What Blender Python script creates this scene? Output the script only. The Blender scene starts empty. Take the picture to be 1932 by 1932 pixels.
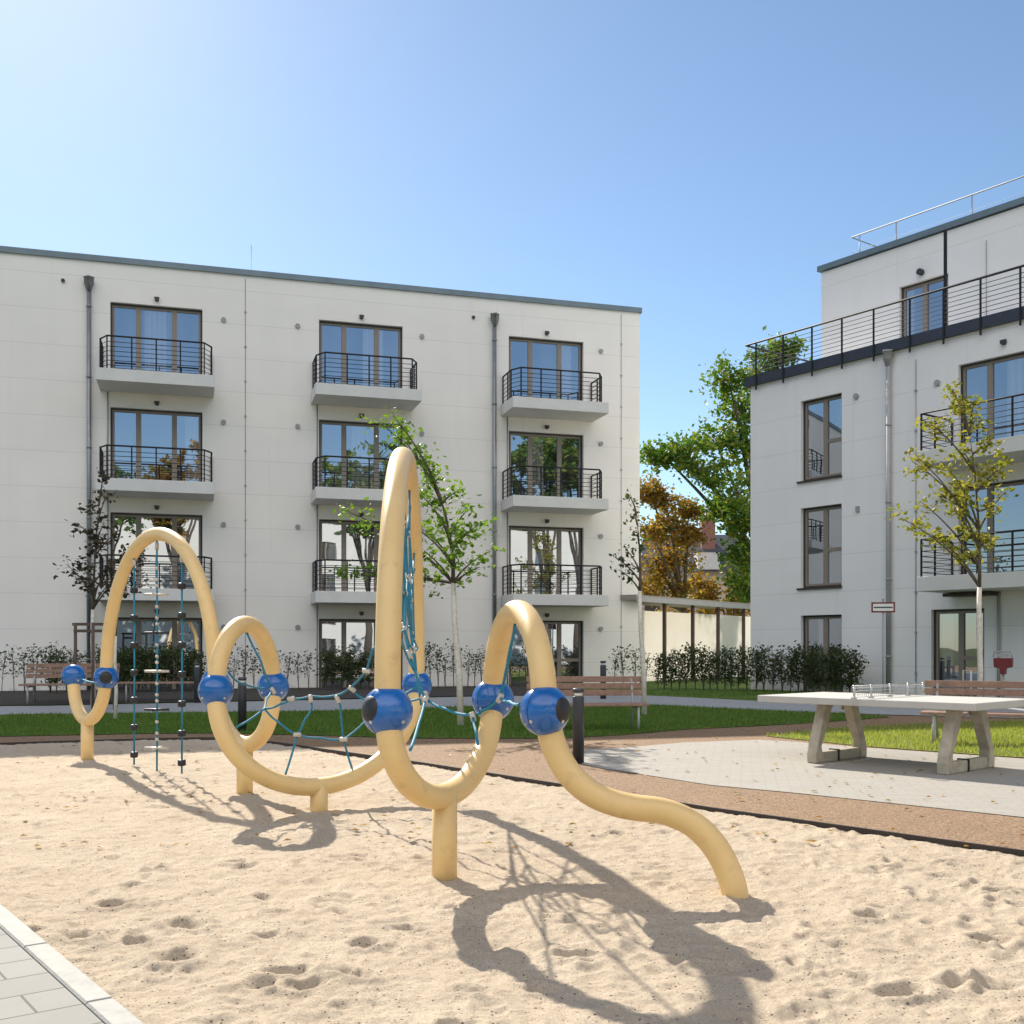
import bpy, bmesh, math, random
import numpy as np
from mathutils import Vector, Matrix

# ------------------------------------------------------------------ camera, sky, sun, exposure
S = bpy.context.scene
COL = S.collection
EYE, F, CX, HY = 1.45, 2036.0, 966.0, 1222.0     # eye height; focal length, centre and horizon in 1932-wide picture units
cam_d = bpy.data.cameras.new('camera'); cam = bpy.data.objects.new('camera', cam_d); COL.objects.link(cam)
cam.location = (0, 0, EYE); cam.rotation_euler = (math.radians(90), 0, 0)
cam_d.sensor_width = 36; cam_d.lens = F / 1932 * 36; cam_d.shift_y = (HY - 966) / 1932
cam_d.clip_start = 0.1; cam_d.clip_end = 3000
S.camera = cam
SUN_EL, SUN_AZ = math.radians(36), math.radians(-26)   # azimuth from +Y, negative = left
W = bpy.data.worlds.new('World'); S.world = W; W.use_nodes = True
nt = W.node_tree; bg = nt.nodes['Background']
sky = nt.nodes.new('ShaderNodeTexSky'); sky.sky_type = 'NISHITA'; sky.sun_disc = False
sky.sun_elevation = SUN_EL; sky.sun_rotation = SUN_AZ
sky.air_density = 1.0; sky.dust_density = 0.22; sky.ozone_density = 2.0; sky.altitude = 50
# added fill: sky high behind the camera brightened many-fold to light the shaded facades
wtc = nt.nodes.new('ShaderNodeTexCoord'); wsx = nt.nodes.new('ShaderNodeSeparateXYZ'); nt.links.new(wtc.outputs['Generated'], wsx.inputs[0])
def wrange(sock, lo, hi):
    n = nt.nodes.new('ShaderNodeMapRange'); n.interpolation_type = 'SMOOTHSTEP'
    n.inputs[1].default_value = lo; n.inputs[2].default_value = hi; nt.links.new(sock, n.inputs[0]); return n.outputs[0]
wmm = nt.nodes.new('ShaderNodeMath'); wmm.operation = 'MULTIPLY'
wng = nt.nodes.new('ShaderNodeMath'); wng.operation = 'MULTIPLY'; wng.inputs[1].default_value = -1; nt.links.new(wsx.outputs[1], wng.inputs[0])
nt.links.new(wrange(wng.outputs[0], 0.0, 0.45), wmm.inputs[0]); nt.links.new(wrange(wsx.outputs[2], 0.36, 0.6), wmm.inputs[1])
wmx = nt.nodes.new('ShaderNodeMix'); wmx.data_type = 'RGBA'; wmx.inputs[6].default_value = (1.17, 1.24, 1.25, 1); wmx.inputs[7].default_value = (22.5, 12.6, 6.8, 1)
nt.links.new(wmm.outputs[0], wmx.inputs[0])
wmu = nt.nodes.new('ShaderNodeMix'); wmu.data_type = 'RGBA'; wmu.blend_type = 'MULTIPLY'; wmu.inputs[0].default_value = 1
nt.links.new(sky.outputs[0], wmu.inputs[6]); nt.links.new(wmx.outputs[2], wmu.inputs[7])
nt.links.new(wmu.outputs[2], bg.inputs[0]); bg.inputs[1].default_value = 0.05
sl = bpy.data.lights.new('sun', 'SUN'); sl.energy = 3.7; sl.angle = math.radians(0.6); sl.color = (1.0, 0.93, 0.82)
sun = bpy.data.objects.new('sun', sl); COL.objects.link(sun)
sd = Vector((math.sin(SUN_AZ) * math.cos(SUN_EL), math.cos(SUN_AZ) * math.cos(SUN_EL), math.sin(SUN_EL)))
sun.rotation_euler = sd.to_track_quat('Z', 'Y').to_euler(); sun.location = sd * 60
S.view_settings.view_transform = 'Standard'; S.view_settings.look = 'None'
S.view_settings.exposure = 1.22; S.view_settings.gamma = 1

random.seed(7)
def P(px, py, Z):        # picture point at depth Z -> world
    return Vector(((px - CX) / F * Z, Z, EYE - (py - HY) / F * Z))
def smooth(a, b, x):
    t = max(0, min(1, (x - a) / (b - a))); return t * t * (3 - 2 * t)
def G(y): return 0.05 + 0.2 * smooth(19, 27, y)

# ------------------------------------------------------------------ materials
def new_mat(name):
    m = bpy.data.materials.new(name); m.use_nodes = True
    return m, m.node_tree, m.node_tree.nodes['Principled BSDF']
def node(t, typ, **kw):
    n = t.nodes.new(typ)
    for k, v in kw.items(): setattr(n, k, v)
    return n
def coords(t, scale=(1, 1, 1), rot=(0, 0, 0), kind='Object', loc=(0, 0, 0)):
    tc = node(t, 'ShaderNodeTexCoord'); mp = node(t, 'ShaderNodeMapping')
    mp.inputs['Scale'].default_value = scale; mp.inputs['Rotation'].default_value = rot; mp.inputs['Location'].default_value = loc
    t.links.new(tc.outputs[kind], mp.inputs[0]); return mp.outputs[0]
def noise(t, vec, scale, detail=4, rough=0.6):
    n = node(t, 'ShaderNodeTexNoise'); n.inputs['Scale'].default_value = scale
    n.inputs['Detail'].default_value = detail; n.inputs['Roughness'].default_value = rough
    t.links.new(vec, n.inputs['Vector']); return n.outputs['Fac']
def ramp(t, fac, stops):
    r = node(t, 'ShaderNodeValToRGB'); e = r.color_ramp.elements
    while len(e) < len(stops): e.new(0.5)
    for i, (p, c) in enumerate(stops): e[i].position = p; e[i].color = (*c, 1)
    t.links.new(fac, r.inputs[0]); return r.outputs[0]
def bump(t, b, h, strength, dist, prev=None):
    n = node(t, 'ShaderNodeBump'); n.inputs['Strength'].default_value = strength; n.inputs['Distance'].default_value = dist
    t.links.new(h, n.inputs['Height'])
    if prev: t.links.new(prev, n.inputs['Normal'])
    if b: t.links.new(n.outputs[0], b.inputs['Normal'])
    return n.outputs[0]
def mixc(t, fac, a, b, blend='MIX'):
    m = node(t, 'ShaderNodeMix', data_type='RGBA', blend_type=blend)
    for s, v in ((0, fac), (6, a), (7, b)):
        if isinstance(v, (int, float)): m.inputs[s].default_value = v
        elif isinstance(v, tuple): m.inputs[s].default_value = (*v, 1)
        else: t.links.new(v, m.inputs[s])
    return m.outputs[2]
def simple(name, col, rough=0.6, metal=0.0, var=0.12, scale=6, bmp=0.0, bscale=60, spec=0.5, coat=0):
    m, t, b = new_mat(name)
    v = coords(t)
    f = noise(t, v, scale)
    lo = tuple(c * (1 - var) for c in col); hi = tuple(min(1, c * (1 + var)) for c in col)
    t.links.new(ramp(t, f, [(0.3, lo), (0.7, hi)]), b.inputs['Base Color'])
    b.inputs['Roughness'].default_value = rough; b.inputs['Metallic'].default_value = metal
    b.inputs['Specular IOR Level'].default_value = spec; b.inputs['Coat Weight'].default_value = coat
    if bmp: bump(t, b, noise(t, v, bscale, 3), bmp, 0.01)
    return m

def mk_wall(name, col, vjoint):
    m, t, b = new_mat(name)
    v = coords(t)
    big = noise(t, coords(t, (0.25, 1, 0.5)), 1.0, 3)
    streak = noise(t, coords(t, (2.2, 2.2, 0.12)), 1.0, 4)
    c = ramp(t, big, [(0.3, tuple(x * 0.955 for x in col)), (0.7, tuple(min(1, x * 1.03) for x in col))])
    c = mixc(t, mathn(t, 'MULTIPLY', streak, 0.26), c, tuple(x * 0.72 for x in col))
    # panel joints: thin grooves across the facade
    sx = node(t, 'ShaderNodeSeparateXYZ'); t.links.new(v, sx.inputs[0])
    z = mathn(t, 'FRACT', mathn(t, 'DIVIDE', sx.outputs[2], 0.9767))
    g = mathn(t, 'LESS_THAN', z, 0.016)
    c = mixc(t, mathn(t, 'MULTIPLY', g, 0.23), c, (0.2, 0.2, 0.19))
    dz = mathn(t, 'MULTIPLY', mathn(t, 'LESS_THAN', sx.outputs[2], mathn(t, 'ADD', mathn(t, 'MULTIPLY', noise(t, coords(t, (1, 1, .3)), 2.2, 5, .7), 0.9), -0.12)), 0.22)
    c = mixc(t, dz, c, (0.33, 0.30, 0.25))
    st = ramp(t, noise(t, coords(t, (3.2, 3.2, 0.07)), 1.0, 5, .7), [(0.60, (0, 0, 0)), (0.78, (1, 1, 1))])
    c = mixc(t, mathn(t, 'MULTIPLY', st, 0.22), c, tuple(x * 0.55 for x in col))
    t.links.new(c, b.inputs['Base Color']); b.inputs['Roughness'].default_value = 0.85
    n1 = bump(t, None, noise(t, v, 90, 2), 0.12, 0.004)
    inv = mathn(t, 'SUBTRACT', 1.0, g); bump(t, b, inv, 0.25, 0.006, n1)
    return m
def mathn(t, op, a, b=None):
    n = node(t, 'ShaderNodeMath', operation=op)
    for i, v in enumerate((a, b)):
        if v is None: continue
        if isinstance(v, (int, float)): n.inputs[i].default_value = v
        else: t.links.new(v, n.inputs[i])
    return n.outputs[0]

M = {}
M['wall_warm'] = mk_wall('wall_warm', (0.81, 0.78, 0.73), 1)
M['wall_cool'] = mk_wall('wall_cool', (0.79, 0.775, 0.765), 1)
M['slab'] = simple('slab', (0.60, 0.60, 0.58), 0.8, var=0.05, scale=2)
M['cap'] = simple('cap', (0.16, 0.20, 0.22), 0.45, 0.5, scale=2)
M['rail'] = simple('rail', (0.022, 0.023, 0.028), 0.65, 0.0, spec=0.2)
M['band'] = simple('band', (0.04, 0.045, 0.06), 0.45, 0.3)
M['frame_dark'] = simple('frame_dark', (0.035, 0.026, 0.02), 0.45)
M['frame'] = simple('frame', (0.22, 0.185, 0.15), 0.5, var=0.04)
M['zinc'] = simple('zinc', (0.24, 0.26, 0.27), 0.42, 0.6, var=0.15, scale=3)
M['zinc_light'] = simple('zinc_light', (0.36, 0.36, 0.36), 0.6, 0.15, var=0.1, scale=3)
M['steel'] = simple('steel', (0.5, 0.5, 0.5), 0.35, 0.8)
M['vent'] = simple('vent', (0.3, 0.3, 0.3), 0.6)
M['lamp'] = simple('lamp', (0.03, 0.03, 0.03), 0.4)
M['black'] = simple('black', (0.015, 0.015, 0.016), 0.5)
M['bollard'] = simple('bollard', (0.045, 0.047, 0.055), 0.4, 0.3)
M['white'] = simple('white', (0.75, 0.75, 0.72), 0.5, var=0.05)
M['red'] = simple('red', (0.16, 0.015, 0.02), 0.45)
M['wood'] = simple('wood', (0.26, 0.16, 0.115), 0.6, var=0.25, scale=9, bmp=0.3, bscale=25)
M['stake'] = simple('stake', (0.10, 0.065, 0.05), 0.8, var=0.2)
M['soil'] = simple('soil', (0.035, 0.03, 0.026), 0.95, var=0.5, scale=14, bmp=0.8, bscale=18)
M['concrete'] = simple('concrete', (0.40, 0.35, 0.27), 0.85, var=0.18, scale=9, bmp=0.4, bscale=70)
M['table_top'] = simple('table_top', (0.46, 0.44, 0.40), 0.6, var=0.06, scale=3, bmp=0.1, bscale=80)
M['rope'] = simple('rope', (0.015, 0.19, 0.30), 0.65, var=0.25, scale=60, bmp=0.5, bscale=120)
M['connector'] = simple('connector', (0.52, 0.48, 0.42), 0.45, 0.2)
M['edge_steel'] = simple('edge_steel', (0.05, 0.04, 0.035), 0.7, 0.3)
M['kerb'] = simple('kerb', (0.34, 0.33, 0.30), 0.85, var=0.12, scale=10, bmp=0.35, bscale=60)
M['bark'] = simple('bark', (0.10, 0.08, 0.06), 0.9, var=0.35, scale=12, bmp=0.8, bscale=20)
M['bark_white'] = simple('bark_white', (0.62, 0.57, 0.50), 0.8, var=0.2, scale=16, bmp=0.3, bscale=40)
M['roof_tile'] = simple('roof_tile', (0.055, 0.055, 0.065), 0.7, var=0.25)
M['brick'] = simple('brick', (0.22, 0.10, 0.08), 0.85, var=0.25, scale=20)
M['curtain'] = simple('curtain', (0.6, 0.6, 0.58), 0.9, var=0.05)

def mk_tube():
    m, t, b = new_mat('yellow_tube')
    v = coords(t)
    f = noise(t, v, 2.5, 5); g = noise(t, v, 160, 2)
    c = ramp(t, f, [(0.3, (0.70, 0.48, 0.20)), (0.7, (0.75, 0.53, 0.24))])
    c = mixc(t, mathn(t, 'MULTIPLY', ramp(t, noise(t, coords(t, (1, 1, 1)), 9, 6, 0.7), [(0.57, (0, 0, 0)), (0.70, (1, 1, 1))]), 0.32), c, (0.40, 0.28, 0.15))
    t.links.new(c, b.inputs['Base Color']); b.inputs['Roughness'].default_value = 0.42
    bump(t, b, g, 0.12, 0.002); return m
M['tube'] = mk_tube()
def mk_blue():
    m, t, b = new_mat('blue_ball')
    v = coords(t); f = noise(t, v, 5, 6, 0.7)
    c = ramp(t, f, [(0.35, (0.004, 0.085, 0.30)), (0.6, (0.006, 0.12, 0.42)), (0.74, (0.05, 0.15, 0.38))])
    t.links.new(c, b.inputs['Base Color'])
    r = ramp(t, f, [(0.4, (0.16,) * 3), (0.7, (0.34,) * 3)]); t.links.new(r, b.inputs['Roughness'])
    b.inputs['Coat Weight'].default_value = 0.4; b.inputs['Coat Roughness'].default_value = 0.12
    return m
M['ball'] = mk_blue()
def mk_glass():
    m = bpy.data.materials.new('window_glass'); m.use_nodes = True; t = m.node_tree; t.nodes.clear()
    out = node(t, 'ShaderNodeOutputMaterial'); mix = node(t, 'ShaderNodeMixShader')
    gl = node(t, 'ShaderNodeBsdfGlossy'); gl.inputs['Roughness'].default_value = 0.01; gl.inputs['Color'].default_value = (0.80, 0.86, 0.95, 1)
    df = node(t, 'ShaderNodeBsdfDiffuse'); v = coords(t)
    c = ramp(t, noise(t, coords(t, (1.2, 1.2, 0.25)), 1.1, 3), [(0.4, (0.012, 0.013, 0.015)), (0.62, (0.07, 0.07, 0.068))])
    oi = node(t, 'ShaderNodeObjectInfo'); gx = node(t, 'ShaderNodeSeparateXYZ'); tc = node(t, 'ShaderNodeTexCoord'); t.links.new(tc.outputs['Generated'], gx.inputs[0])
    wv = mathn(t, 'ADD', mathn(t, 'MULTIPLY', mathn(t, 'SINE', mathn(t, 'MULTIPLY', gx.outputs[0], 110.0)), 0.03), 0.17)
    cu = mathn(t, 'LESS_THAN', mathn(t, 'ABSOLUTE', mathn(t, 'SUBTRACT', gx.outputs[0], mathn(t, 'FRACT', mathn(t, 'MULTIPLY', oi.outputs['Random'], 7.3)))), mathn(t, 'MULTIPLY', oi.outputs['Random'], 0.2))
    cc_ = node(t, 'ShaderNodeCombineColor')
    for i_ in range(3): t.links.new(wv, cc_.inputs[i_])
    c = mixc(t, cu, c, cc_.outputs[0])
    t.links.new(c, df.inputs['Color'])
    lw = node(t, 'ShaderNodeLayerWeight'); lw.inputs['Blend'].default_value = 0.5
    f = mathn(t, 'ADD', mathn(t, 'MULTIPLY', lw.outputs['Facing'], 0.2), 0.42)
    bn = node(t, 'ShaderNodeBump'); bn.inputs['Strength'].default_value = 0.05; bn.inputs['Distance'].default_value = 0.02
    t.links.new(noise(t, v, 1.3, 1), bn.inputs['Height']); t.links.new(bn.outputs[0], gl.inputs['Normal'])
    t.links.new(f, mix.inputs[0]); t.links.new(df.outputs[0], mix.inputs[1]); t.links.new(gl.outputs[0], mix.inputs[2])
    t.links.new(mix.outputs[0], out.inputs[0]); return m
M['glass'] = mk_glass()
def mk_sand():
    m, t, b = new_mat('sand')
    v = coords(t)
    c = ramp(t, noise(t, v, 1.6, 5), [(0.3, (0.545, 0.445, 0.328)), (0.7, (0.635, 0.53, 0.40))])
    c = mixc(t, mathn(t, 'MULTIPLY', ramp(t, noise(t, v, 95, 4, 0.85), [(0.48, (0, 0, 0)), (0.66, (1, 1, 1))]), 0.6), c, (0.34, 0.25, 0.165))
    vo = node(t, 'ShaderNodeTexVoronoi'); vo.inputs['Scale'].default_value = 26; t.links.new(v, vo.inputs['Vector'])
    gate = mathn(t, 'GREATER_THAN', noise(t, v, 2.5, 4), 0.43)
    sp = mathn(t, 'MULTIPLY', mathn(t, 'LESS_THAN', vo.outputs['Distance'], 0.15), gate)
    c = mixc(t, mathn(t, 'MULTIPLY', sp, 0.8), c, (0.07, 0.05, 0.035))
    v2 = node(t, 'ShaderNodeTexVoronoi'); v2.inputs['Scale'].default_value = 75; t.links.new(v, v2.inputs['Vector'])
    sc_ = node(t, 'ShaderNodeSeparateColor'); t.links.new(v2.outputs['Color'], sc_.inputs[0])
    s2 = mathn(t, 'MULTIPLY', mathn(t, 'LESS_THAN', v2.outputs['Distance'], 0.28), mathn(t, 'GREATER_THAN', sc_.outputs[0], 0.78))
    c = mixc(t, mathn(t, 'MULTIPLY', s2, 0.6), c, (0.16, 0.11, 0.075))
    s3 = mathn(t, 'MULTIPLY', mathn(t, 'LESS_THAN', v2.outputs['Distance'], 0.3), mathn(t, 'LESS_THAN', sc_.outputs[0], 0.14))
    c = mixc(t, mathn(t, 'MULTIPLY', s3, 0.5), c, (0.85, 0.78, 0.66))
    t.links.new(c, b.inputs['Base Color']); b.inputs['Roughness'].default_value = 0.95; b.inputs['Specular IOR Level'].default_value = 0.1
    n1 = bump(t, None, noise(t, v, 13, 8, 0.8), 0.6, 0.09)
    bump(t, b, noise(t, v, 70, 3, 0.7), 0.5, 0.02, n1)
    return m
M['sand'] = mk_sand()
def mk_rubber():
    m, t, b = new_mat('rubber_granulate')
    v = coords(t)
    vo = node(t, 'ShaderNodeTexVoronoi'); vo.inputs['Scale'].default_value = 85; t.links.new(v, vo.inputs['Vector'])
    sx = node(t, 'ShaderNodeSeparateColor'); t.links.new(vo.outputs['Color'], sx.inputs[0])
    c = ramp(t, sx.outputs[0], [(0.0, (0.085, 0.05, 0.027)), (0.5, (0.22, 0.132, 0.068)), (1.0, (0.39, 0.25, 0.135))])
    c = mixc(t, mathn(t, 'MULTIPLY', noise(t, v, 0.8, 5), 0.35), c, (0.15, 0.10, 0.065))
    t.links.new(c, b.inputs['Base Color']); b.inputs['Roughness'].default_value = 0.9
    bump(t, b, vo.outputs['Distance'], 0.5, 0.01); return m
M['rubber'] = mk_rubber()
def mk_pavers(name, bw, bh, rot, c1, c2, mortar, msize=0.006, var=0.12):
    m, t, b = new_mat(name)
    v = coords(t, rot=(0, 0, rot))
    br = node(t, 'ShaderNodeTexBrick'); br.inputs['Scale'].default_value = 1.0
    br.inputs['Brick Width'].default_value = bw; br.inputs['Row Height'].default_value = bh
    br.inputs['Mortar Size'].default_value = msize; br.inputs['Mortar Smooth'].default_value = 0.2; br.inputs['Bias'].default_value = 0
    br.inputs['Color1'].default_value = (*c1, 1); br.inputs['Color2'].default_value = (*c2, 1); br.inputs['Mortar'].default_value = (*mortar, 1)
    t.links.new(v, br.inputs['Vector'])
    c = mixc(t, mathn(t, 'MULTIPLY', noise(t, v, 3, 6, 0.7), 0.4), br.outputs['Color'], tuple(x * 0.62 for x in c1))
    c = mixc(t, mathn(t, 'MULTIPLY', noise(t, v, 170, 2, 0.8), 0.3), c, tuple(x * 0.5 for x in c1))
    t.links.new(c, b.inputs['Base Color']); b.inputs['Roughness'].default_value = 0.85
    n1 = bump(t, None, mathn(t, 'SUBTRACT', 1.0, br.outputs['Fac']), 0.6, 0.006)
    bump(t, b, noise(t, v, 120, 3), 0.3, 0.004, n1); return m
M['pavers'] = mk_pavers('pavers', 0.52, 0.26, math.radians(-37), (0.23, 0.222, 0.20), (0.28, 0.27, 0.245), (0.06, 0.065, 0.055))
M['plaza'] = mk_pavers('plaza_pavers', 0.24, 0.12, math.radians(12), (0.36, 0.335, 0.29), (0.33, 0.305, 0.26), (0.27, 0.245, 0.205), 0.004)
M['path'] = mk_pavers('path_pavers', 0.3, 0.2, math.radians(8), (0.36, 0.37, 0.38), (0.32, 0.33, 0.34), (0.2, 0.2, 0.2), 0.004)
def mk_grass(name, a, b_, c_):
    m, t, b = new_mat(name)
    v = coords(t)
    c = ramp(t, noise(t, v, 1.2, 6, 0.7), [(0.3, a), (0.5, b_), (0.72, c_)])
    t.links.new(c, b.inputs['Base Color']); b.inputs['Roughness'].default_value = 0.95; b.inputs['Specular IOR Level'].default_value = 0.1
    bump(t, b, noise(t, v, 60, 4, 0.8), 0.9, 0.04); return m
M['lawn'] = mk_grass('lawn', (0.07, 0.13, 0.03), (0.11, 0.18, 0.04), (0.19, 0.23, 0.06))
M['lawn_sunlit'] = mk_grass('lawn_sunlit', (0.16, 0.19, 0.045), (0.24, 0.26, 0.07), (0.32, 0.32, 0.11))  # same grass as the lawn, sunlight put into a lighter, yellower colour
M['terrain'] = mk_grass('terrain', (0.06, 0.07, 0.03), (0.08, 0.09, 0.04), (0.11, 0.11, 0.06))
def mk_leaf(name, cols, trans=0.35, rough=0.5):
    m = bpy.data.materials.new(name); m.use_nodes = True; t = m.node_tree; t.nodes.clear()
    out = node(t, 'ShaderNodeOutputMaterial')
    geo = node(t, 'ShaderNodeNewGeometry')
    n = noise(t, coords(t), 0.8, 3)
    f = mathn(t, 'ADD', mathn(t, 'MULTIPLY', geo.outputs['Random Per Island'], 0.6), mathn(t, 'MULTIPLY', n, 0.4))
    k = len(cols) - 1
    c = ramp(t, f, [(0.12 + 0.72 * i / k, cc) for i, cc in enumerate(cols)])
    pb = node(t, 'ShaderNodeBsdfPrincipled'); pb.inputs['Roughness'].default_value = rough; pb.inputs['Specular IOR Level'].default_value = 0.15
    tr = node(t, 'ShaderNodeBsdfTranslucent'); mx = node(t, 'ShaderNodeMixShader'); mx.inputs[0].default_value = trans
    t.links.new(c, pb.inputs['Base Color'])
    br = mixc(t, 1.0, c, (1.5, 1.6, 0.7), 'MULTIPLY'); t.links.new(br, tr.inputs['Color'])
    t.links.new(pb.outputs[0], mx.inputs[1]); t.links.new(tr.outputs[0], mx.inputs[2]); t.links.new(mx.outputs[0], out.inputs[0])
    return m
M['leaf_green'] = mk_leaf('leaf_green', [(0.07, 0.14, 0.025), (0.13, 0.22, 0.035), (0.22, 0.32, 0.06)])
M['leaf_yellow'] = mk_leaf('leaf_yellow', [(0.13, 0.16, 0.03), (0.24, 0.24, 0.05), (0.38, 0.31, 0.07)])
M['leaf_dark'] = mk_leaf('leaf_dark', [(0.03, 0.035, 0.02), (0.06, 0.05, 0.035), (0.10, 0.08, 0.055)], 0.2)
M['leaf_hedge'] = mk_leaf('leaf_hedge', [(0.03, 0.05, 0.018), (0.05, 0.08, 0.028), (0.09, 0.11, 0.045)], 0.3)
M['leaf_big'] = mk_leaf('leaf_big', [(0.05, 0.11, 0.02), (0.075, 0.15, 0.028), (0.12, 0.20, 0.035), (0.28, 0.26, 0.04)], 0.35)
M['leaf_autumn'] = mk_leaf('leaf_autumn', [(0.09, 0.14, 0.028), (0.24, 0.17, 0.035), (0.30, 0.13, 0.03), (0.42, 0.28, 0.055)], 0.35)
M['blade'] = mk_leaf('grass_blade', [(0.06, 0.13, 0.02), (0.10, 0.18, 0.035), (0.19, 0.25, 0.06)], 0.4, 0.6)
M['blade_sunlit'] = mk_leaf('grass_blade_sunlit', [(0.16, 0.20, 0.045), (0.24, 0.27, 0.07), (0.34, 0.34, 0.12)], 0.4, 0.6)  # copy of the blade material with sunlight put into its colour
def mk_milky():
    m = bpy.data.materials.new('milky_panel'); m.use_nodes = True; t = m.node_tree; t.nodes.clear()
    out = node(t, 'ShaderNodeOutputMaterial'); mx = node(t, 'ShaderNodeMixShader'); mx.inputs[0].default_value = 0.55
    d = node(t, 'ShaderNodeBsdfDiffuse'); tr = node(t, 'ShaderNodeBsdfTranslucent')
    c = ramp(t, noise(t, coords(t), 1.5, 3), [(0.3, (0.86, 0.83, 0.78)), (0.7, (0.90, 0.87, 0.83))])
    t.links.new(c, d.inputs[0]); t.links.new(c, tr.inputs[0])
    t.links.new(d.outputs[0], mx.inputs[1]); t.links.new(tr.outputs[0], mx.inputs[2]); t.links.new(mx.outputs[0], out.inputs[0]); return m
M['milky'] = mk_milky()

# ------------------------------------------------------------------ mesh helpers
def add_box(bm, a, b):
    x0, y0, z0 = a; x1, y1, z1 = b
    vs = [bm.verts.new(p) for p in ((x0,y0,z0),(x1,y0,z0),(x1,y1,z0),(x0,y1,z0),(x0,y0,z1),(x1,y0,z1),(x1,y1,z1),(x0,y1,z1))]
    for f in ((0,3,2,1),(4,5,6,7),(0,1,5,4),(1,2,6,5),(2,3,7,6),(3,0,4,7)): bm.faces.new([vs[i] for i in f])
def add_quad(bm, *pts): bm.faces.new([bm.verts.new(p) for p in pts])
def add_tube(bm, pts, r, n=8, caps=True, smoothf=True):
    """swept tube along points; r a number or a list of radii"""
    pts = [Vector(p) for p in pts]; m = len(pts)
    rs = r if isinstance(r, (list, tuple)) else [r] * m
    tan = []
    for i in range(m):
        d = pts[min(i + 1, m - 1)] - pts[max(i - 1, 0)]
        tan.append(d.normalized() if d.length > 1e-9 else Vector((0, 0, 1)))
    u = tan[0].orthogonal().normalized(); rings = []
    for i in range(m):
        if i:
            q = tan[i - 1].rotation_difference(tan[i]); u = q @ u
            u = (u - tan[i] * u.dot(tan[i])).normalized()
        w = tan[i].cross(u)
        rings.append([bm.verts.new(pts[i] + (u * math.cos(2 * math.pi * k / n) + w * math.sin(2 * math.pi * k / n)) * rs[i]) for k in range(n)])
    for i in range(m - 1):
        for k in range(n):
            f = bm.faces.new((rings[i][k], rings[i][(k + 1) % n], rings[i + 1][(k + 1) % n], rings[i + 1][k])); f.smooth = smoothf
    if caps:
        bm.faces.new(list(reversed(rings[0]))); bm.faces.new(rings[-1])
def add_lathe(bm, c, prof, n=20):
    """profile of (radius, z) about the vertical through c"""
    rings = []
    for r, z in prof:
        rings.append([bm.verts.new((c[0] + r * math.cos(2*math.pi*k/n), c[1] + r * math.sin(2*math.pi*k/n), c[2] + z)) for k in range(n)])
    for i in range(len(prof) - 1):
        for k in range(n):
            f = bm.faces.new((rings[i][k], rings[i][(k+1)%n], rings[i+1][(k+1)%n], rings[i+1][k])); f.smooth = True
    bm.faces.new(list(reversed(rings[0]))); bm.faces.new(rings[-1])
def add_sphere(bm, c, r, n=12, m=8, sc=(1, 1, 1)):
    mat = Matrix.Translation(c) @ Matrix.Diagonal((*sc, 1))
    o = bmesh.ops.create_uvsphere(bm, u_segments=n, v_segments=m, radius=r, matrix=mat)
    for v in o['verts']:
        for f in v.link_faces: f.smooth = True
def obj(name, bm, mat, parent=None, bevel=0):
    me = bpy.data.meshes.new(name); bm.normal_update(); bm.to_mesh(me); bm.free()
    o = bpy.data.objects.new(name, me); COL.objects.link(o); me.materials.append(mat)
    if parent: o.parent = parent
    if bevel:
        md = o.modifiers.new('bevel', 'BEVEL'); md.width = bevel; md.segments = 2; md.limit_method = 'ANGLE'
    return o
def pobj(name, verts, faces, mat, parent=None, smoothf=False):
    me = bpy.data.meshes.new(name); me.from_pydata(verts, [], faces); me.update()
    if smoothf: me.polygons.foreach_set('use_smooth', [True] * len(faces))
    o = bpy.data.objects.new(name, me); COL.objects.link(o); me.materials.append(mat)
    if parent: o.parent = parent
    return o
def thing(name, label, cat, loc=(0, 0, 0), rotz=0, group=None):
    o = bpy.data.objects.new(name, None); COL.objects.link(o); o.location = loc; o.rotation_euler = (0, 0, rotz)
    o.empty_display_size = 0.3
    o['label'] = label; o['category'] = cat
    if group: o['group'] = group
    return o
def tag(o, label, cat, group=None):
    o['label'] = label; o['category'] = cat
    if group: o['group'] = group
    return o
def struct(o): o['kind'] = 'structure'; return o
def dup(root, loc, rotz, label, group=None):
    r = root.copy(); COL.objects.link(r); r.location = loc; r.rotation_euler = (0, 0, rotz); r['label'] = label
    if group: r['group'] = group
    for ch in list(root.children):
        c = ch.copy(); COL.objects.link(c); c.parent = r
        for g in ch.children:
            d = g.copy(); COL.objects.link(d); d.parent = c
    return r

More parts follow.
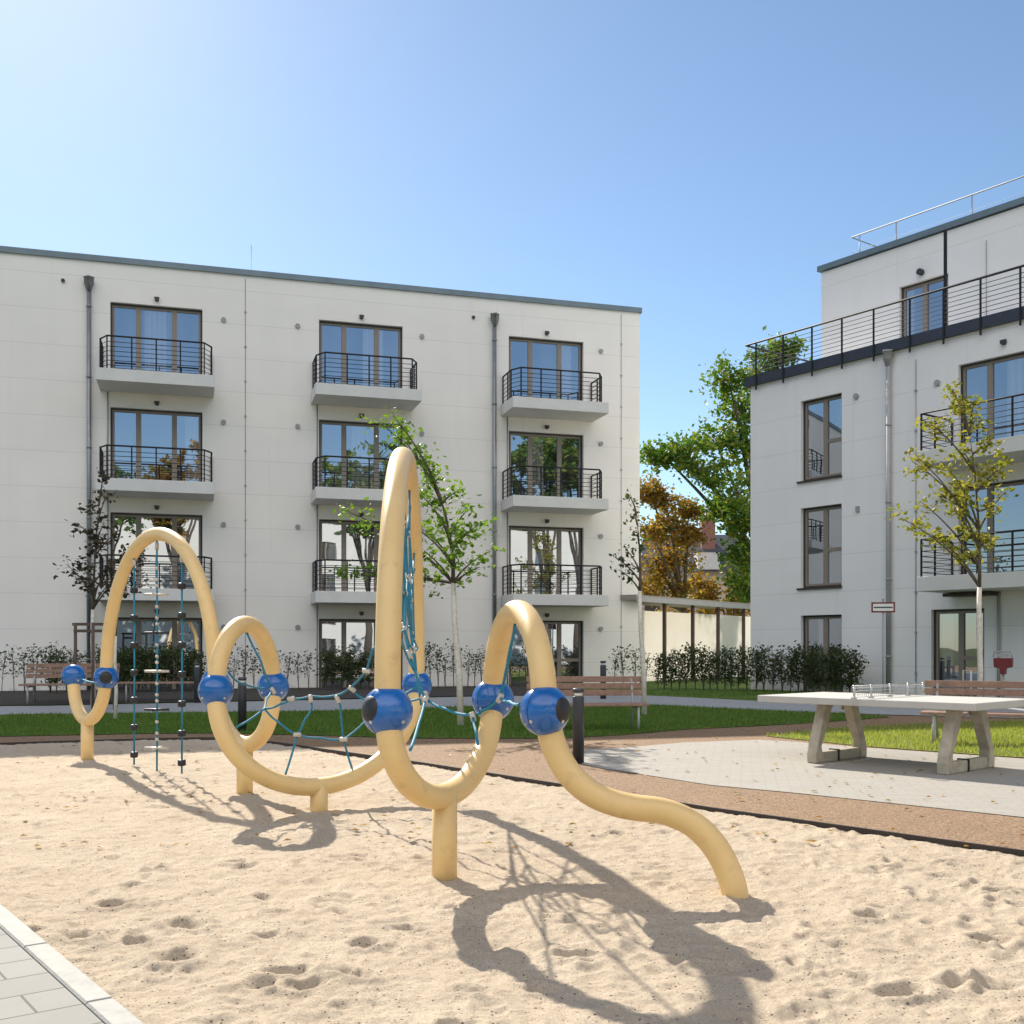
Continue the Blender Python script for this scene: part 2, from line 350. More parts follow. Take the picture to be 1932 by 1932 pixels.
# ------------------------------------------------------------------ ground
def sheet(name, poly, off, mat):
    bm = bmesh.new(); bm.faces.new([bm.verts.new((x, y, 0)) for x, y in poly])
    for k in range(13):
        y = 18.5 + k * 0.75
        bmesh.ops.bisect_plane(bm, geom=bm.verts[:] + bm.edges[:] + bm.faces[:], plane_co=(0, y, 0), plane_no=(0, 1, 0))
    bmesh.ops.triangulate(bm, faces=bm.faces[:])
    for v in bm.verts: v.co.z = G(v.co.y) + off
    for f in bm.faces:
        if f.normal.z < 0: f.normal_flip()
    bm.normal_update()
    for f in bm.faces:
        if f.normal.z < 0: f.normal_flip()
    return struct(obj(name, bm, mat))
bm = bmesh.new(); add_quad(bm, (-900, -900, -0.25), (900, -900, -0.25), (900, 1500, -0.25), (-900, 1500, -0.25))
struct(obj('ground', bm, M['terrain']))
K = [(-15, 13.6), (-7.6, 15.75), (-6.4, 16.3), (-5.2, 16.72), (-4.5, 16.78), (-4.0, 16.5), (-3.4, 15.85), (-1.07, 13.1), (0.58, 10.95), (1.74, 9.42), (3.52, 7.42), (8, 2.4), (13, -3.2)]
sheet('rubber_path', K + [(40, -3.2), (40, 75), (-45, 75), (-45, 10)], 0.0, M['rubber'])
PAV = [(0.85, 12.9), (1.05, 12.45), (1.34, 12.03), (2.02, 10.96), (2.74, 10.35), (4.21, 8.88), (9, 4.2), (14, 2), (20, 6), (14, 8.9), (9, 11.4), (6.45, 13.5), (4.9, 15.1), (4.2, 16.0), (3.74, 16.35), (2.55, 15.9), (1.69, 15.16), (0.98, 14.77), (0.75, 13.9)]
sheet('plaza', PAV, 0.006, M['plaza'])
LA = [(-24, 15.4), (-8, 16.95), (-6, 17.5), (-4.7, 17.6), (-3, 17.1), (-1.5, 16.6), (0.77, 16.6), (1.71, 17.2), (2.96, 18.4), (5.2, 19.7), (7.4, 21.1), (6.6, 22.0), (5.75, 22.3), (2.96, 23.9), (0, 23.7), (-4.0, 22.4), (-10.2, 21.6), (-24, 20.6)]
PA = [(-24, 20.6), (-10.2, 21.6), (-4.0, 22.4), (0, 23.7), (2.96, 23.9), (5.75, 22.3), (6.6, 22.0), (7.4, 21.6), (9.7, 20.9), (20, 20.2), (20, 22.5), (10.9, 23.2), (7.2, 23.9), (5.4, 25.0), (3.2, 26.9), (0, 26.6), (-4.0, 25.2), (-10.2, 23.5), (-24, 22.6)]
LB = [(-24, 22.6), (-10.2, 23.5), (-4.0, 25.2), (0, 26.6), (3.2, 26.9), (5.4, 25.0), (7.2, 23.9), (10.9, 23.2), (20, 22.5), (36, 40), (-24, 70)]
LC = [(4.0, 17.0), (4.95, 15.25), (6.26, 13.85), (9.1, 11.55), (14.1, 9.0), (22, 6), (22, 19.6), (9.6, 20.3), (7.27, 19.5), (5.5, 18.5)]
sheet('lawn', LA, 0.010, M['lawn']); sheet('lawn', LB, 0.010, M['lawn']); sheet('lawn', LC, 0.010, M['lawn_sunlit'])
sheet('path', PA, 0.014, M['path'])

# frames of the two facades: local x along the wall, local y into the building
LO, LANG = (1.14, 33.7), math.radians(16.5)
RO, RANG = (8.32, 29.0), math.atan2(-0.797, 0.603)
def along(px, O, ang, off=0.0):
    dx, dy = math.cos(ang), math.sin(ang); nx, ny = math.sin(ang), -math.cos(ang)
    x0, y0 = O[0] + off * nx, O[1] + off * ny; k = (px - CX) / F
    return (k * y0 - x0) / (dx - k * dy)
def world_of(O, ang, s, out):
    return (O[0] + s * math.cos(ang) + out * math.sin(ang), O[1] + s * math.sin(ang) - out * math.cos(ang))
# planting beds along the left facade and toward the gap
sheet('planting_bed', [(-26, 22.75), (-10.2, 23.6), (-4.0, 25.3), (0, 26.7), (1.4, 26.9), world_of(LO, LANG, 1.4, 0.0), world_of(LO, LANG, -28, 0.0)], 0.03, M['soil'])

# kerb of the sand pit (dark edging) and the light kerb + paved path at the lower left
def ribbon(name, pts, w, z0, z1, mat, joints=0):
    bm = bmesh.new(); n = len(pts); L = []; R = []
    for i, p in enumerate(pts):
        a = Vector(pts[max(i - 1, 0)]); b = Vector(pts[min(i + 1, n - 1)]); d = (b - a).normalized(); nn = Vector((-d.y, d.x))
        L.append(Vector(p) + nn * w / 2); R.append(Vector(p) - nn * w / 2)
    rows = [[bm.verts.new((q.x, q.y, z)) for q in side] for side, z in ((L, z0), (L, z1), (R, z1), (R, z0))]
    for j in range(3):
        for i in range(n - 1): bm.faces.new((rows[j][i], rows[j][i+1], rows[j+1][i+1], rows[j+1][i]))
    bmesh.ops.recalc_face_normals(bm, faces=bm.faces[:])
    return struct(obj(name, bm, mat))
Ks = []
for i in range(len(K) - 1):
    for k in range(6): Ks.append(tuple(Vector(K[i]).lerp(Vector(K[i+1]), k / 6)))
ribbon('kerb', Ks, 0.022, -0.2, 0.058, M['edge_steel'])
kd = Vector((0.604, -0.797)); kn = Vector((-0.797, -0.604)); k0 = Vector((-2.8, 5.9)) + kn * 0.05
bmk = bmesh.new(); t0 = -12.0
while t0 < 9:
    a = k0 + kd * t0; b = k0 + kd * (t0 + 0.992)
    vs = []
    for z, ins in ((-0.2, 0), (0.045, 0), (0.055, 0.008)):
        for q, s1, s2 in ((a, 1, 1), (b, -1, 1), (b, -1, -1), (a, 1, -1)):
            o = q + kd * (s1 * ins) + kn * (-0.055 * s2 + s2 * ins); vs.append(bmk.verts.new((o.x, o.y, z)))
    for l in range(2):
        for i in range(4): bmk.faces.new((vs[l*4+i], vs[l*4+(i+1)%4], vs[l*4+4+(i+1)%4], vs[l*4+4+i]))
    bmk.faces.new(vs[8:12]); t0 += 1.0
bmesh.ops.recalc_face_normals(bmk, faces=bmk.faces[:])
struct(obj('kerb', bmk, M['kerb']))
bm = bmesh.new(); a = k0 + kn * 0.06 - kd * 13; b = k0 + kn * 0.06 + kd * 12; c = b + kn * 9; d = a + kn * 9
add_quad(bm, *[(q.x, q.y, 0.044) for q in (a, b, c, d)]); bmesh.ops.recalc_face_normals(bm, faces=bm.faces[:])
o = obj('pavement', bm, M['pavers']); struct(o)
if o.data.polygons[0].normal.z < 0: o.data.flip_normals()

# sand: a fine height field with footprints and scuffs
def vnoise(X, Y, sc, seed):
    rng = np.random.RandomState(seed); T = rng.rand(256, 256)
    x = X * sc; y = Y * sc; xi = np.floor(x).astype(int); yi = np.floor(y).astype(int); fx = x - xi; fy = y - yi
    fx = fx * fx * (3 - 2 * fx); fy = fy * fy * (3 - 2 * fy)
    g = lambda a, b: T[a & 255, b & 255]
    return (g(xi, yi) * (1 - fx) + g(xi+1, yi) * fx) * (1 - fy) + (g(xi, yi+1) * (1 - fx) + g(xi+1, yi+1) * fx) * fy - 0.5
def make_sand():
    # rows get denser toward the camera
    ys = [0.5]
    while ys[-1] < 17.2: ys.append(ys[-1] + (0.05 if ys[-1] < 3.6 else max(0.012, 0.0032 * ys[-1])))
    ys = np.array(ys); u = np.linspace(-1, 1, 620)
    Y = np.repeat(ys[:, None], len(u), 1); X = u[None, :] * (1.2 + 0.56 * Y)
    Z = 0.030 * vnoise(X, Y, 0.7, 1) + 0.014 * vnoise(X, Y, 2.7, 2) + 0.018 * vnoise(X, Y, 6.5, 3) * (0.4 + np.clip(vnoise(X, Y, 0.9, 9) + .5, 0, 1)) + 0.016 * vnoise(X, Y, 14, 4) + 0.011 * vnoise(X, Y, 29, 5) + 0.006 * vnoise(X, Y, 58, 6)
    rng = np.random.RandomState(11)
    def dent(cx, cy, a, lw, ww, dep):
        m = (abs(X - cx) < 3.2 * lw) & (abs(Y - cy) < 3.2 * lw)
        dx = X[m] - cx; dy = Y[m] - cy; p = dx * math.cos(a) + dy * math.sin(a); q = -dx * math.sin(a) + dy * math.cos(a)
        r2 = (p / lw) ** 2 + (q / ww) ** 2
        Z[m] += -dep * np.exp(-r2 * 1.3) + dep * 0.55 * np.exp(-(np.sqrt(r2) - 1.55) ** 2 * 3.0)
    for _ in range(650):
        cy = 3.4 + 9.5 * rng.rand() ** 1.6; cx = (rng.rand() * 2 - 1) * 0.56 * cy
        dent(cx, cy, rng.rand() * 6.3, 0.04 + 0.05 * rng.rand(), 0.025 + 0.025 * rng.rand(), 0.005 + 0.013 * rng.rand())
    for _ in range(9):          # trails of footprints: heel and ball of each foot
        cy = 3.8 + 7 * rng.rand() ** 1.3; cx = (rng.rand() * 2 - 1) * 0.5 * cy; a = rng.rand() * 6.3
        for k in range(7):
            a += rng.rand() * .5 - .25; cx += .52 * math.cos(a); cy += .52 * math.sin(a); sgn = .08 if k % 2 else -.08
            if cy < 3: continue
            fx, fy = cx - sgn * math.sin(a), cy + sgn * math.cos(a); dp = .012 + .012 * rng.rand()
            dent(fx + .06 * math.cos(a), fy + .06 * math.sin(a), a, .085, .052, dp); dent(fx - .09 * math.cos(a), fy - .09 * math.sin(a), a, .05, .042, dp * 1.1)
    for i in range(70):
        cy = 12 + 4 * rng.rand(); dent((rng.rand() * 2 - 1) * 0.5 * cy, cy, rng.rand() * 6.3, 0.09, 0.05, 0.01)
    for px, py, l, w, d in ((350,1755,.15,.07,.05),(220,1718,.13,.06,.04),(150,1778,.14,.07,.05),(335,1815,.13,.10,.055),(260,1785,.10,.05,.03),(690,1790,.10,.07,.045),
                            (540,1845,.15,.05,.04),(575,1868,.14,.06,.04),(500,1868,.12,.06,.04),(640,1845,.2,.05,.04),(300,1650,.10,.05,.04),(1085,1810,.14,.06,.04),(1870,1790,.13,.07,.045),(1700,1890,.15,.07,.05),
                            (445,1640,.12,.05,.03),(1880,1690,.12,.06,.04),(1640,1740,.12,.06,.04),(880,1880,.12,.06,.03),(1780,1660,.14,.06,.03)):
        q = P(px, py, EYE * F / (py - HY)); dent(q.x, q.y, rng.rand() * 1.2 - 0.6, l * 0.65, w * 0.8, d * 0.85)
    Z += 0.024
    R, C = Z.shape
    # keep only cells inside the pit (left of the edging, right of the light kerb)
    def side(ax, ay, bx, by): return (bx - ax) * (Y - ay) - (by - ay) * (X - ax)
    keep = (X - k0.x) * kn.x + (Y - k0.y) * kn.y < 0.03
    far = np.ones_like(keep)
    xs = [p[0] for p in K]; yy = [p[1] for p in K]
    lim = np.interp(X, xs, yy); far = Y < lim + 0.02
    keep &= far
    idx = -np.ones(R * C, int); vm = keep
    vm2 = vm.copy(); vm2[1:] |= vm[:-1]; vm2[:-1] |= vm[1:]; vm2[:, 1:] |= vm[:, :-1]; vm2[:, :-1] |= vm[:, 1:]
    cell = vm2[:-1, :-1] & vm2[1:, :-1] & vm2[:-1, 1:] & vm2[1:, 1:]
    ids = np.arange(R * C).reshape(R, C)
    q = np.stack([ids[:-1, :-1][cell], ids[:-1, 1:][cell], ids[1:, 1:][cell], ids[1:, :-1][cell]], 1)
    used = np.unique(q); remap = np.zeros(R * C, int); remap[used] = np.arange(len(used)); q = remap[q]
    V = np.stack([X.ravel()[used], Y.ravel()[used], Z.ravel()[used]], 1)
    me = bpy.data.meshes.new('sand'); me.vertices.add(len(V)); me.vertices.foreach_set('co', V.ravel())
    me.loops.add(q.size); me.loops.foreach_set('vertex_index', q.ravel().astype(np.int32))
    me.polygons.add(len(q)); me.polygons.foreach_set('loop_start', np.arange(0, q.size, 4, dtype=np.int32))
    me.polygons.foreach_set('loop_total', np.full(len(q), 4, np.int32)); me.polygons.foreach_set('use_smooth', np.ones(len(q), bool))
    me.update(calc_edges=True); me.validate(); me.materials.append(M['sand'])
    o = bpy.data.objects.new('sand', me); COL.objects.link(o); struct(o)
make_sand()

# grass blades on the lawns (uncountable: stuff)
def inside(x, y, poly):
    c = False; j = len(poly) - 1
    for i in range(len(poly)):
        xi, yi = poly[i]; xj, yj = poly[j]
        if (yi > y) != (yj > y) and x < (xj - xi) * (y - yi) / (yj - yi) + xi: c = not c
        j = i
    return c
def blades(poly, n, box, label, mat=None):
    vs, fs = [], []; r = random.Random(3); k = 0
    while k < n:
        x = r.uniform(box[0], box[1]); y = r.uniform(box[2], box[3])
        if abs(x) > 0.5 * y + 1.0 or not inside(x, y, poly): 
            k += 0.2; continue
        k += 1; h = r.uniform(0.03, 0.075); a = r.uniform(0, 6.28); w = 0.008; lx, ly = r.uniform(-.02, .02), r.uniform(-.02, .02); z = G(y) + 0.005
        i = len(vs); vs += [(x - w*math.cos(a), y - w*math.sin(a), z), (x + w*math.cos(a), y + w*math.sin(a), z), (x + lx, y + ly, z + h)]; fs.append((i, i+1, i+2))
    o = pobj('grass', vs, fs, mat or M['blade']); o['kind'] = 'stuff'; o['label'] = label; o['category'] = 'grass'
blades(LA, 60000, (-10, 9, 15.3, 24), 'short shaded grass of the long lawn before the left building')
blades(LC, 26000, (3.5, 12, 9, 20.5), 'bright sunlit grass behind the table tennis table', M['blade_sunlit'])
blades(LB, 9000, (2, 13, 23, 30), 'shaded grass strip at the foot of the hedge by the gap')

# ------------------------------------------------------------------ buildings
def facade(bm, s0, s1, z0, z1, holes, depth=0.22, y=0.0):
    """wall face at local y with rectangular openings and their reveals"""
    xs = sorted({s0, s1, *[h[0] for h in holes], *[h[1] for h in holes]}); zs = sorted({z0, z1, *[h[2] for h in holes], *[h[3] for h in holes]})
    for i in range(len(xs) - 1):
        for j in range(len(zs) - 1):
            cx, cz = (xs[i] + xs[i+1]) / 2, (zs[j] + zs[j+1]) / 2
            if cx < s0 or cx > s1 or cz < z0 or cz > z1: continue
            if any(h[0] < cx < h[1] and h[2] < cz < h[3] for h in holes): continue
            add_quad(bm, (xs[i], y, zs[j]), (xs[i+1], y, zs[j]), (xs[i+1], y, zs[j+1]), (xs[i], y, zs[j+1]))
    for a, b, c, d in holes:
        e = y + depth
        add_quad(bm, (a, y, c), (a, y, d), (a, e, d), (a, e, c)); add_quad(bm, (b, y, c), (b, e, c), (b, e, d), (b, y, d))
        add_quad(bm, (a, y, d), (b, y, d), (b, e, d), (a, e, d)); add_quad(bm, (a, y, c), (a, e, c), (b, e, c), (b, y, c))
def window(par, a, b, z0, z1, splits, y=0.13, sill=False, cross=False, curtain=None):
    """frame (part) with its panes (sub-part); splits are fractions of the width"""
    bm = bmesh.new(); w = 0.05; f = 0.055
    for p, q in (((a, z0), (a + w, z1)), ((b - w, z0), (b, z1)), ((a + w, z1 - w), (b - w, z1)), ((a + w, z0), (b - w, z0 + w))):
        add_box(bm, (p[0], y - 0.02, p[1]), (q[0], y + 0.06, q[1]))
    fr = obj('window', bm, M['frame_dark'], par)
    bm = bmesh.new(); a2, b2, c2, d2 = a + w, b - w, z0 + w, z1 - w
    for p, q in (((a2, c2), (a2 + f, d2)), ((b2 - f, c2), (b2, d2)), ((a2 + f, d2 - f), (b2 - f, d2)), ((a2 + f, c2), (b2 - f, c2 + f))):
        add_box(bm, (p[0], y, p[1]), (q[0], y + 0.055, q[1]))
    for s in splits:
        x = a + (b - a) * s; add_box(bm, (x - 0.07, y - 0.004, c2 + f), (x + 0.07, y + 0.053, d2 - f))
    if cross:
        xs = a + (b - a) * splits[0]; add_box(bm, (xs + 0.07, y + 0.003, 0.95 + z0), (b2 - f, y + 0.051, 1.05 + z0))
    obj('window_frame', bm, M['frame'], fr)
    bm = bmesh.new(); add_quad(bm, (a2, y + 0.035, c2), (b2, y + 0.035, c2), (b2, y + 0.035, d2), (a2, y + 0.035, d2))
    obj('pane', bm, M['glass'], fr)
    if sill:
        bm = bmesh.new(); add_box(bm, (a - 0.1, -0.06, z0 - 0.05), (b + 0.02, y - 0.025, z0 - 0.004)); obj('window_sill', bm, M['frame_dark'], fr)
    return fr
def rail_path(bm, pts, z, r, n=6): add_tube(bm, [(x, y, z) for x, y in pts], r, n)
def balcony(par, a, b, ztop, proj, chamfer=True, posts=4, thick=0.33, rail_h=0.88):
    bm = bmesh.new(); add_box(bm, (a, -proj, ztop - thick), (b, -0.003, ztop))
    sl = obj('balcony', bm, M['slab'], par, bevel=0.012)
    i = 0.07; cx, cy = (0.2, 0.38) if chamfer else (0.0, 0.0)
    A, B, FY = a + i, b - i, -proj + i
    if chamfer: path = [(A, -0.03), (A, FY + cy), (A + cx, FY), (B - cx, FY), (B, FY + cy), (B, -0.03)]
    else: path = [(A, -0.03), (A, FY), (B, FY), (B, -0.03)]
    bm = bmesh.new(); rail_path(bm, path, ztop + rail_h, 0.024, 8)
    for k in range(6): rail_path(bm, path, ztop + 0.10 + k * 0.125, 0.0095, 5)
    sp = list(path)
    x0, x1 = (A + cx, B - cx)
    for k in range(1, posts): sp.append((x0 + (x1 - x0) * k / posts, FY))
    sp += [(A, (FY + cy) / 2 - 0.1), (B, (FY + cy) / 2 - 0.1)]
    for x, y in sp: add_box(bm, (x - 0.018, y - 0.018, ztop - 0.0), (x + 0.018, y + 0.018, ztop + rail_h))
    obj('railing', bm, M['rail'], sl)
    return sl
def downpipe(par, s, ztop, zbot, mat, r=0.055, hopper=True):
    bm = bmesh.new(); add_tube(bm, [(s, -0.11, zbot), (s, -0.11, ztop - 0.45)], r, 12)
    if hopper:
        for z, w in ((ztop - 0.45, 0),):
            prof = [(r, 0), (0.12, 0.16), (0.13, 0.17), (0.13, 0.34), (0.15, 0.35), (0.15, 0.38)]
            add_lathe(bm, (s, -0.15, z), prof, 4)
    zz = zbot + 1.0
    while zz < ztop - 0.8: add_tube(bm, [(s, -0.11, zz), (s, -0.11, zz + 0.05)], r + 0.012, 12); add_box(bm, (s - 0.02, -0.07, zz), (s + 0.02, 0.0, zz + 0.04)); zz += 1.95
    return obj('downpipe', bm, mat, par)
def disc(par, name, s, z, r, mat, d=0.05):
    bm = bmesh.new(); add_tube(bm, [(s, 0.0, z), (s, -d, z)], r, 14); return obj(name, bm, mat, par)
def lampbox(par, s, z):
    bm = bmesh.new(); add_tube(bm, [(s, -0.003, z), (s, -0.10, z)], 0.06, 12); add_box(bm, (s - 0.07, -0.08, z + 0.03), (s + 0.07, -0.03, z + 0.06)); return obj('wall_lamp', bm, M['lamp'], par)

def build_left():
    T = thing('apartment_building', 'long four-storey pale beige block with nine balconies, left of the gap', 'building', (LO[0], LO[1], 0.0), LANG)
    s1 = along(1207, LO, LANG); s0 = -27.0; top = 12.2; gz = 0.05
    cols = [(along(208, LO, LANG), along(382, LO, LANG), along(181, LO, LANG, 1.35)), (along(602, LO, LANG), along(760, LO, LANG), along(595.5, LO, LANG, 1.35)), (along(960, LO, LANG), along(1101, LO, LANG), along(968, LO, LANG, 1.35))]
    holes = []
    for a, b, fl in cols:
        for k in range(4): holes.append((a, b, 2.93 * k + (0.06 if k == 0 else 0.02), 2.93 * k + 2.30))
    # a further column left of the frame
    bm = bmesh.new(); facade(bm, s0, s1, -0.2, top, holes)
    D = 12.0
    add_quad(bm, (s1, 0, -0.2), (s1, D, -0.2), (s1, D, top), (s1, 0, top)); add_quad(bm, (s0, D, -0.2), (s0, 0, -0.2), (s0, 0, top), (s0, D, top))
    add_quad(bm, (s1, D, -0.2), (s0, D, -0.2), (s0, D, top), (s1, D, top)); add_quad(bm, (s0, 0, top), (s1, 0, top), (s1, D, top), (s0, D, top))
    obj('wall', bm, M['wall_warm'], T)
    bm = bmesh.new(); add_box(bm, (s0 - .05, -0.06, top - 0.03), (s1 + 0.06, 0.35, top + 0.13)); add_box(bm, (s1 - 0.35, 0.353, top - 0.03), (s1 + 0.06, D + 0.05, top + 0.13))
    obj('roof_edge', bm, M['cap'], T)
    for ci, (a, b, fl) in enumerate(cols):
        for k in range(4):
            h = 2.93 * k
            window(T, a, b, h + (0.06 if k == 0 else 0.02), h + 2.30, (0.30, 0.69), cross=(k == 0))
            lampbox(T, (a + b) / 2, h + 2.46)
            if k: 
                balcony(T, fl, fl + 3.04, h + 0.12, 1.35)
            disc(T, 'vent', b + 0.58, h + 2.05, 0.07, M['vent'])
            if ci == 1: disc(T, 'vent', a - 0.62, h + 2.05, 0.07, M['vent'])
        bm = bmesh.new()
        for k in range(1, 4): add_tube(bm, [(a - 0.06, -0.05, 2.93 * (k - 1) + 0.14), (a - 0.06, -0.05, 2.93 * k - 0.22)], 0.018, 6)
        obj('drain_pipe', bm, M['zinc'], T)
    downpipe(T, along(168, LO, LANG, .11), 11.75, 0.1, M['zinc'], 0.062); downpipe(T, along(933, LO, LANG, .11), 11.75, 0.1, M['zinc'], 0.062)
    disc(T, 'roof_spout', along(119, LO, LANG), 11.55, 0.05, M['lamp']); disc(T, 'roof_spout', along(893, LO, LANG), 11.55, 0.05, M['lamp'])
    for px in (463, 1172):
        bm = bmesh.new(); x = along(px, LO, LANG); add_box(bm, (x - 0.012, -0.006, 0.1), (x + 0.012, 0.004, top - 0.13))
        for z in range(1, 12): add_box(bm, (x - 0.028, -0.03, z + .1), (x + 0.028, -0.008, z + 0.14))
        obj('wall_joint', bm, M['vent'], T)
    for px in (474, 204, 828, 1106):
        bm = bmesh.new(); x = along(px, LO, LANG, -2); add_tube(bm, [(x, 2.0, top), (x, 2.0, top + (1.6 if px == 474 else .7))], 0.008, 5)
        obj('lightning_rod', bm, M['steel'], T)
    # white letters-like sheet and a towel rail are left out; a white threshold on the middle balcony of the left column
    a, b, fl = cols[0]; bm = bmesh.new(); add_box(bm, (a + 1.1, -0.3, 5.86 + 0.125), (a + 1.65, -0.05, 5.86 + 0.2)); obj('door_step', bm, M['white'], T)
build_left()

def build_right():
    T = thing('apartment_building', 'four-storey pale grey block with set-back penthouse and roof terrace on the right', 'building', (RO[0], RO[1], 0.0), RANG)
    s0 = along(1416, RO, RANG); s1 = 15.0; top = 9.05
    w0, w1 = along(1511, RO, RANG), along(1588, RO, RANG)
    d0, d1 = along(1757, RO, RANG), along(1857, RO, RANG)
    b0 = along(1808, RO, RANG); b1 = b0 + 3.0
    holes = [(w0, w1, 0.22, 2.33), (w0, w1, 3.08, 5.26), (w0, w1, 6.0, 8.19), (d0, d1, 0.2, 2.38), (b0, b1, 3.1, 5.3), (b0, b1, 6.02, 8.22)]
    bm = bmesh.new(); facade(bm, s0, s1, -0.2, top, holes); D = 12.0
    add_quad(bm, (s0, D, -0.2), (s0, 0, -0.2), (s0, 0, top), (s0, D, top)); add_quad(bm, (s1, 0, -0.2), (s1, D, -0.2), (s1, D, top), (s1, 0, top))
    add_quad(bm, (s0, 0, top), (s1, 0, top), (s1, D, top), (s0, D, top)); add_quad(bm, (s1, D, -0.2), (s0, D, -0.2), (s0, D, top), (s1, D, top))
    obj('wall', bm, M['wall_cool'], T)
    # penthouse
    o = 1.54; p0 = along(1550, RO, RANG, -o); q0, q1 = along(1697, RO, RANG, -o), along(1789, RO, RANG, -o); pt = 12.17
    bm = bmesh.new(); facade(bm, p0, s1 - 0.6, top, pt, [(q0, q1, top + 0.02, 11.09)], y=o)
    add_quad(bm, (p0, D - 1, top), (p0, o, top), (p0, o, pt), (p0, D - 1, pt)); add_quad(bm, (p0, o, pt), (s1 - .6, o, pt), (s1 - .6, D - 1, pt), (p0, D - 1, pt))
    add_quad(bm, (s1 - .6, o, top), (s1 - .6, D - 1, top), (s1 - .6, D - 1, pt), (s1 - .6, o, pt))
    obj('penthouse_wall', bm, M['wall_cool'], T)
    bm = bmesh.new(); add_box(bm, (p0 - 0.09, o - 0.09, pt + 0.03), (s1, D - 1, pt + 0.18)); obj('penthouse_roof', bm, M['cap'], T)
    fr = window(T, q0, q1, top + 0.02, 11.09, (0.48,), y=o + 0.12)
    # roof railing
    bm = bmesh.new(); yr = o + 0.62; r0 = along(1607, RO, RANG, -yr); z = pt + 0.98
    add_tube(bm, [(r0, yr + 4, z), (r0, yr, z), (s1, yr, z)], 0.02, 6); add_tube(bm, [(r0, yr + 4, z - .42), (r0, yr, z - .42), (s1, yr, z - .42)], 0.006, 5)
    for px in (1622, 1691, 1834): x = along(px, RO, RANG, -yr); add_tube(bm, [(x, yr, pt + 0.1), (x, yr, z)], 0.018, 6)
    add_tube(bm, [(s1 - 2, yr, pt + 0.1), (s1 - 2, yr, z)], 0.018, 6)
    add_tube(bm, [(r0, yr + 2, pt + 0.1), (r0, yr + 2, z)], 0.018, 6)
    obj('roof_railing', bm, M['zinc_light'], T)
    # terrace edge band and railing
    e = 0.12; zb, zt = 8.93, 9.2
    bm = bmesh.new(); add_box(bm, (s0 - e, -e, zb), (s1, -0.003, zt)); add_box(bm, (s0 - e, 0.0, zb), (s0 - 0.003, D, zt))
    bnd = obj('terrace_edge', bm, M['band'], T)
    bm = bmesh.new(); path = [(s1, -e + 0.03), (s0 - e + .03, -e + 0.03), (s0 - e + .03, D * 0.6)]
    rail_path(bm, path, 10.12, 0.03, 8)
    for k in range(7): rail_path(bm, path, 9.3 + k * 0.112, 0.009, 5)
    pxs = [z5 * .3103 + 1332.5 for z5 in (305, 470, 645, 827, 1020, 1240, 1445, 1670, 1912)]
    ss = [along(p, RO, RANG, e) for p in pxs] + [8.1, 9.6, 11, 12.5]
    for x in ss:
        add_box(bm, (x - 0.022, -e - 0.03, zb - 0.16), (x + 0.022, -e - 0.004, 10.11))
    for y in (1.4, 2.8, 4.2, 5.6, 7): add_box(bm, (s0 - e - 0.03, y - .02, zb - 0.16), (s0 - e - 0.004, y + .02, 10.11))
    obj('terrace_railing', bm, M['rail'], T)
    bm = bmesh.new(); x = along(1788, RO, RANG, -.1); add_box(bm, (x - 0.02, 0.0, top), (x + 0.02, 1.52, top + 0.06)); add_box(bm, (x - 0.03, -0.03, top), (x + 0.03, 0.03, 11.55)); obj('terrace_divider', bm, M['rail'], T)
    # windows
    for z0, z1 in ((3.08, 5.26), (6.0, 8.19)): window(T, w0, w1, z0, z1, (0.54,), sill=True, cross=True)
    window(T, w0, w1, 0.22, 2.33, (0.54,), cross=True)
    dr = window(T, d0, d1, 0.2, 2.38, (0.52,), cross=True); dr.name = 'glass_door'
    for z0, z1 in ((3.1, 5.3), (6.02, 8.22)): window(T, b0, b1, z0, z1, (0.24, 0.68))
    bl = along(1730, RO, RANG, 1.4)
    for k in (1, 2): balcony(T, bl, bl + 5.6, 2.93 * k + 0.17, 1.4, chamfer=False, posts=5, thick=0.34)
    for s, z in ((along(1616, RO, RANG), 8.0), (along(1769, RO, RANG), 7.9)): disc(T, 'vent', s, z, 0.075, M['vent'])
    bm = bmesh.new(); s = along(1619, RO, RANG); add_box(bm, (s - 0.05, -0.05, 4.98), (s + 0.05, 0, 5.13)); obj('vent', bm, M['vent'], T)
    lampbox(T, along(1895, RO, RANG), 8.5)
    bm = bmesh.new(); s = along(1735, RO, RANG, -o + .1); add_tube(bm, [(s, o - .003, 11.3), (s, o - 0.13, 11.3)], 0.085, 12); obj('wall_lamp', bm, M['lamp'], T)
    downpipe(T, along(1676, RO, RANG, .11), 9.02, 0.2, M['zinc_light'], 0.06)
    bm = bmesh.new()
    for px, z1_, z0_ in ((1729, 8.6, 0.2),):
        x = along(px, RO, RANG); add_tube(bm, [(x, -0.03, z0_), (x, -0.03, z1_)], 0.012, 5)
        for k in range(8): add_box(bm, (x - 0.025, -0.05, 0.8 + k), (x + 0.025, 0, 0.85 + k))
    x = along(1862, RO, RANG, -o); add_tube(bm, [(x, o - .03, 9.1), (x, o - .03, 11.6)], 0.012, 5)
    obj('lightning_rod', bm, M['zinc_light'], T)
    # pipe and awning slat near the glass door
    bm = bmesh.new(); x = d1 + 0.38; add_tube(bm, [(x, -0.06, 0.2), (x, -0.06, 2.74)], 0.035, 8); obj('drain_pipe', bm, M['zinc_light'], T)
    bm = bmesh.new(); add_box(bm, (d0 + 0.6, -0.5, 2.66), (d1 + 0.4, -0.01, 2.74)); obj('canopy', bm, M['frame_dark'], T)
    # entrance pad
    return T
build_right()

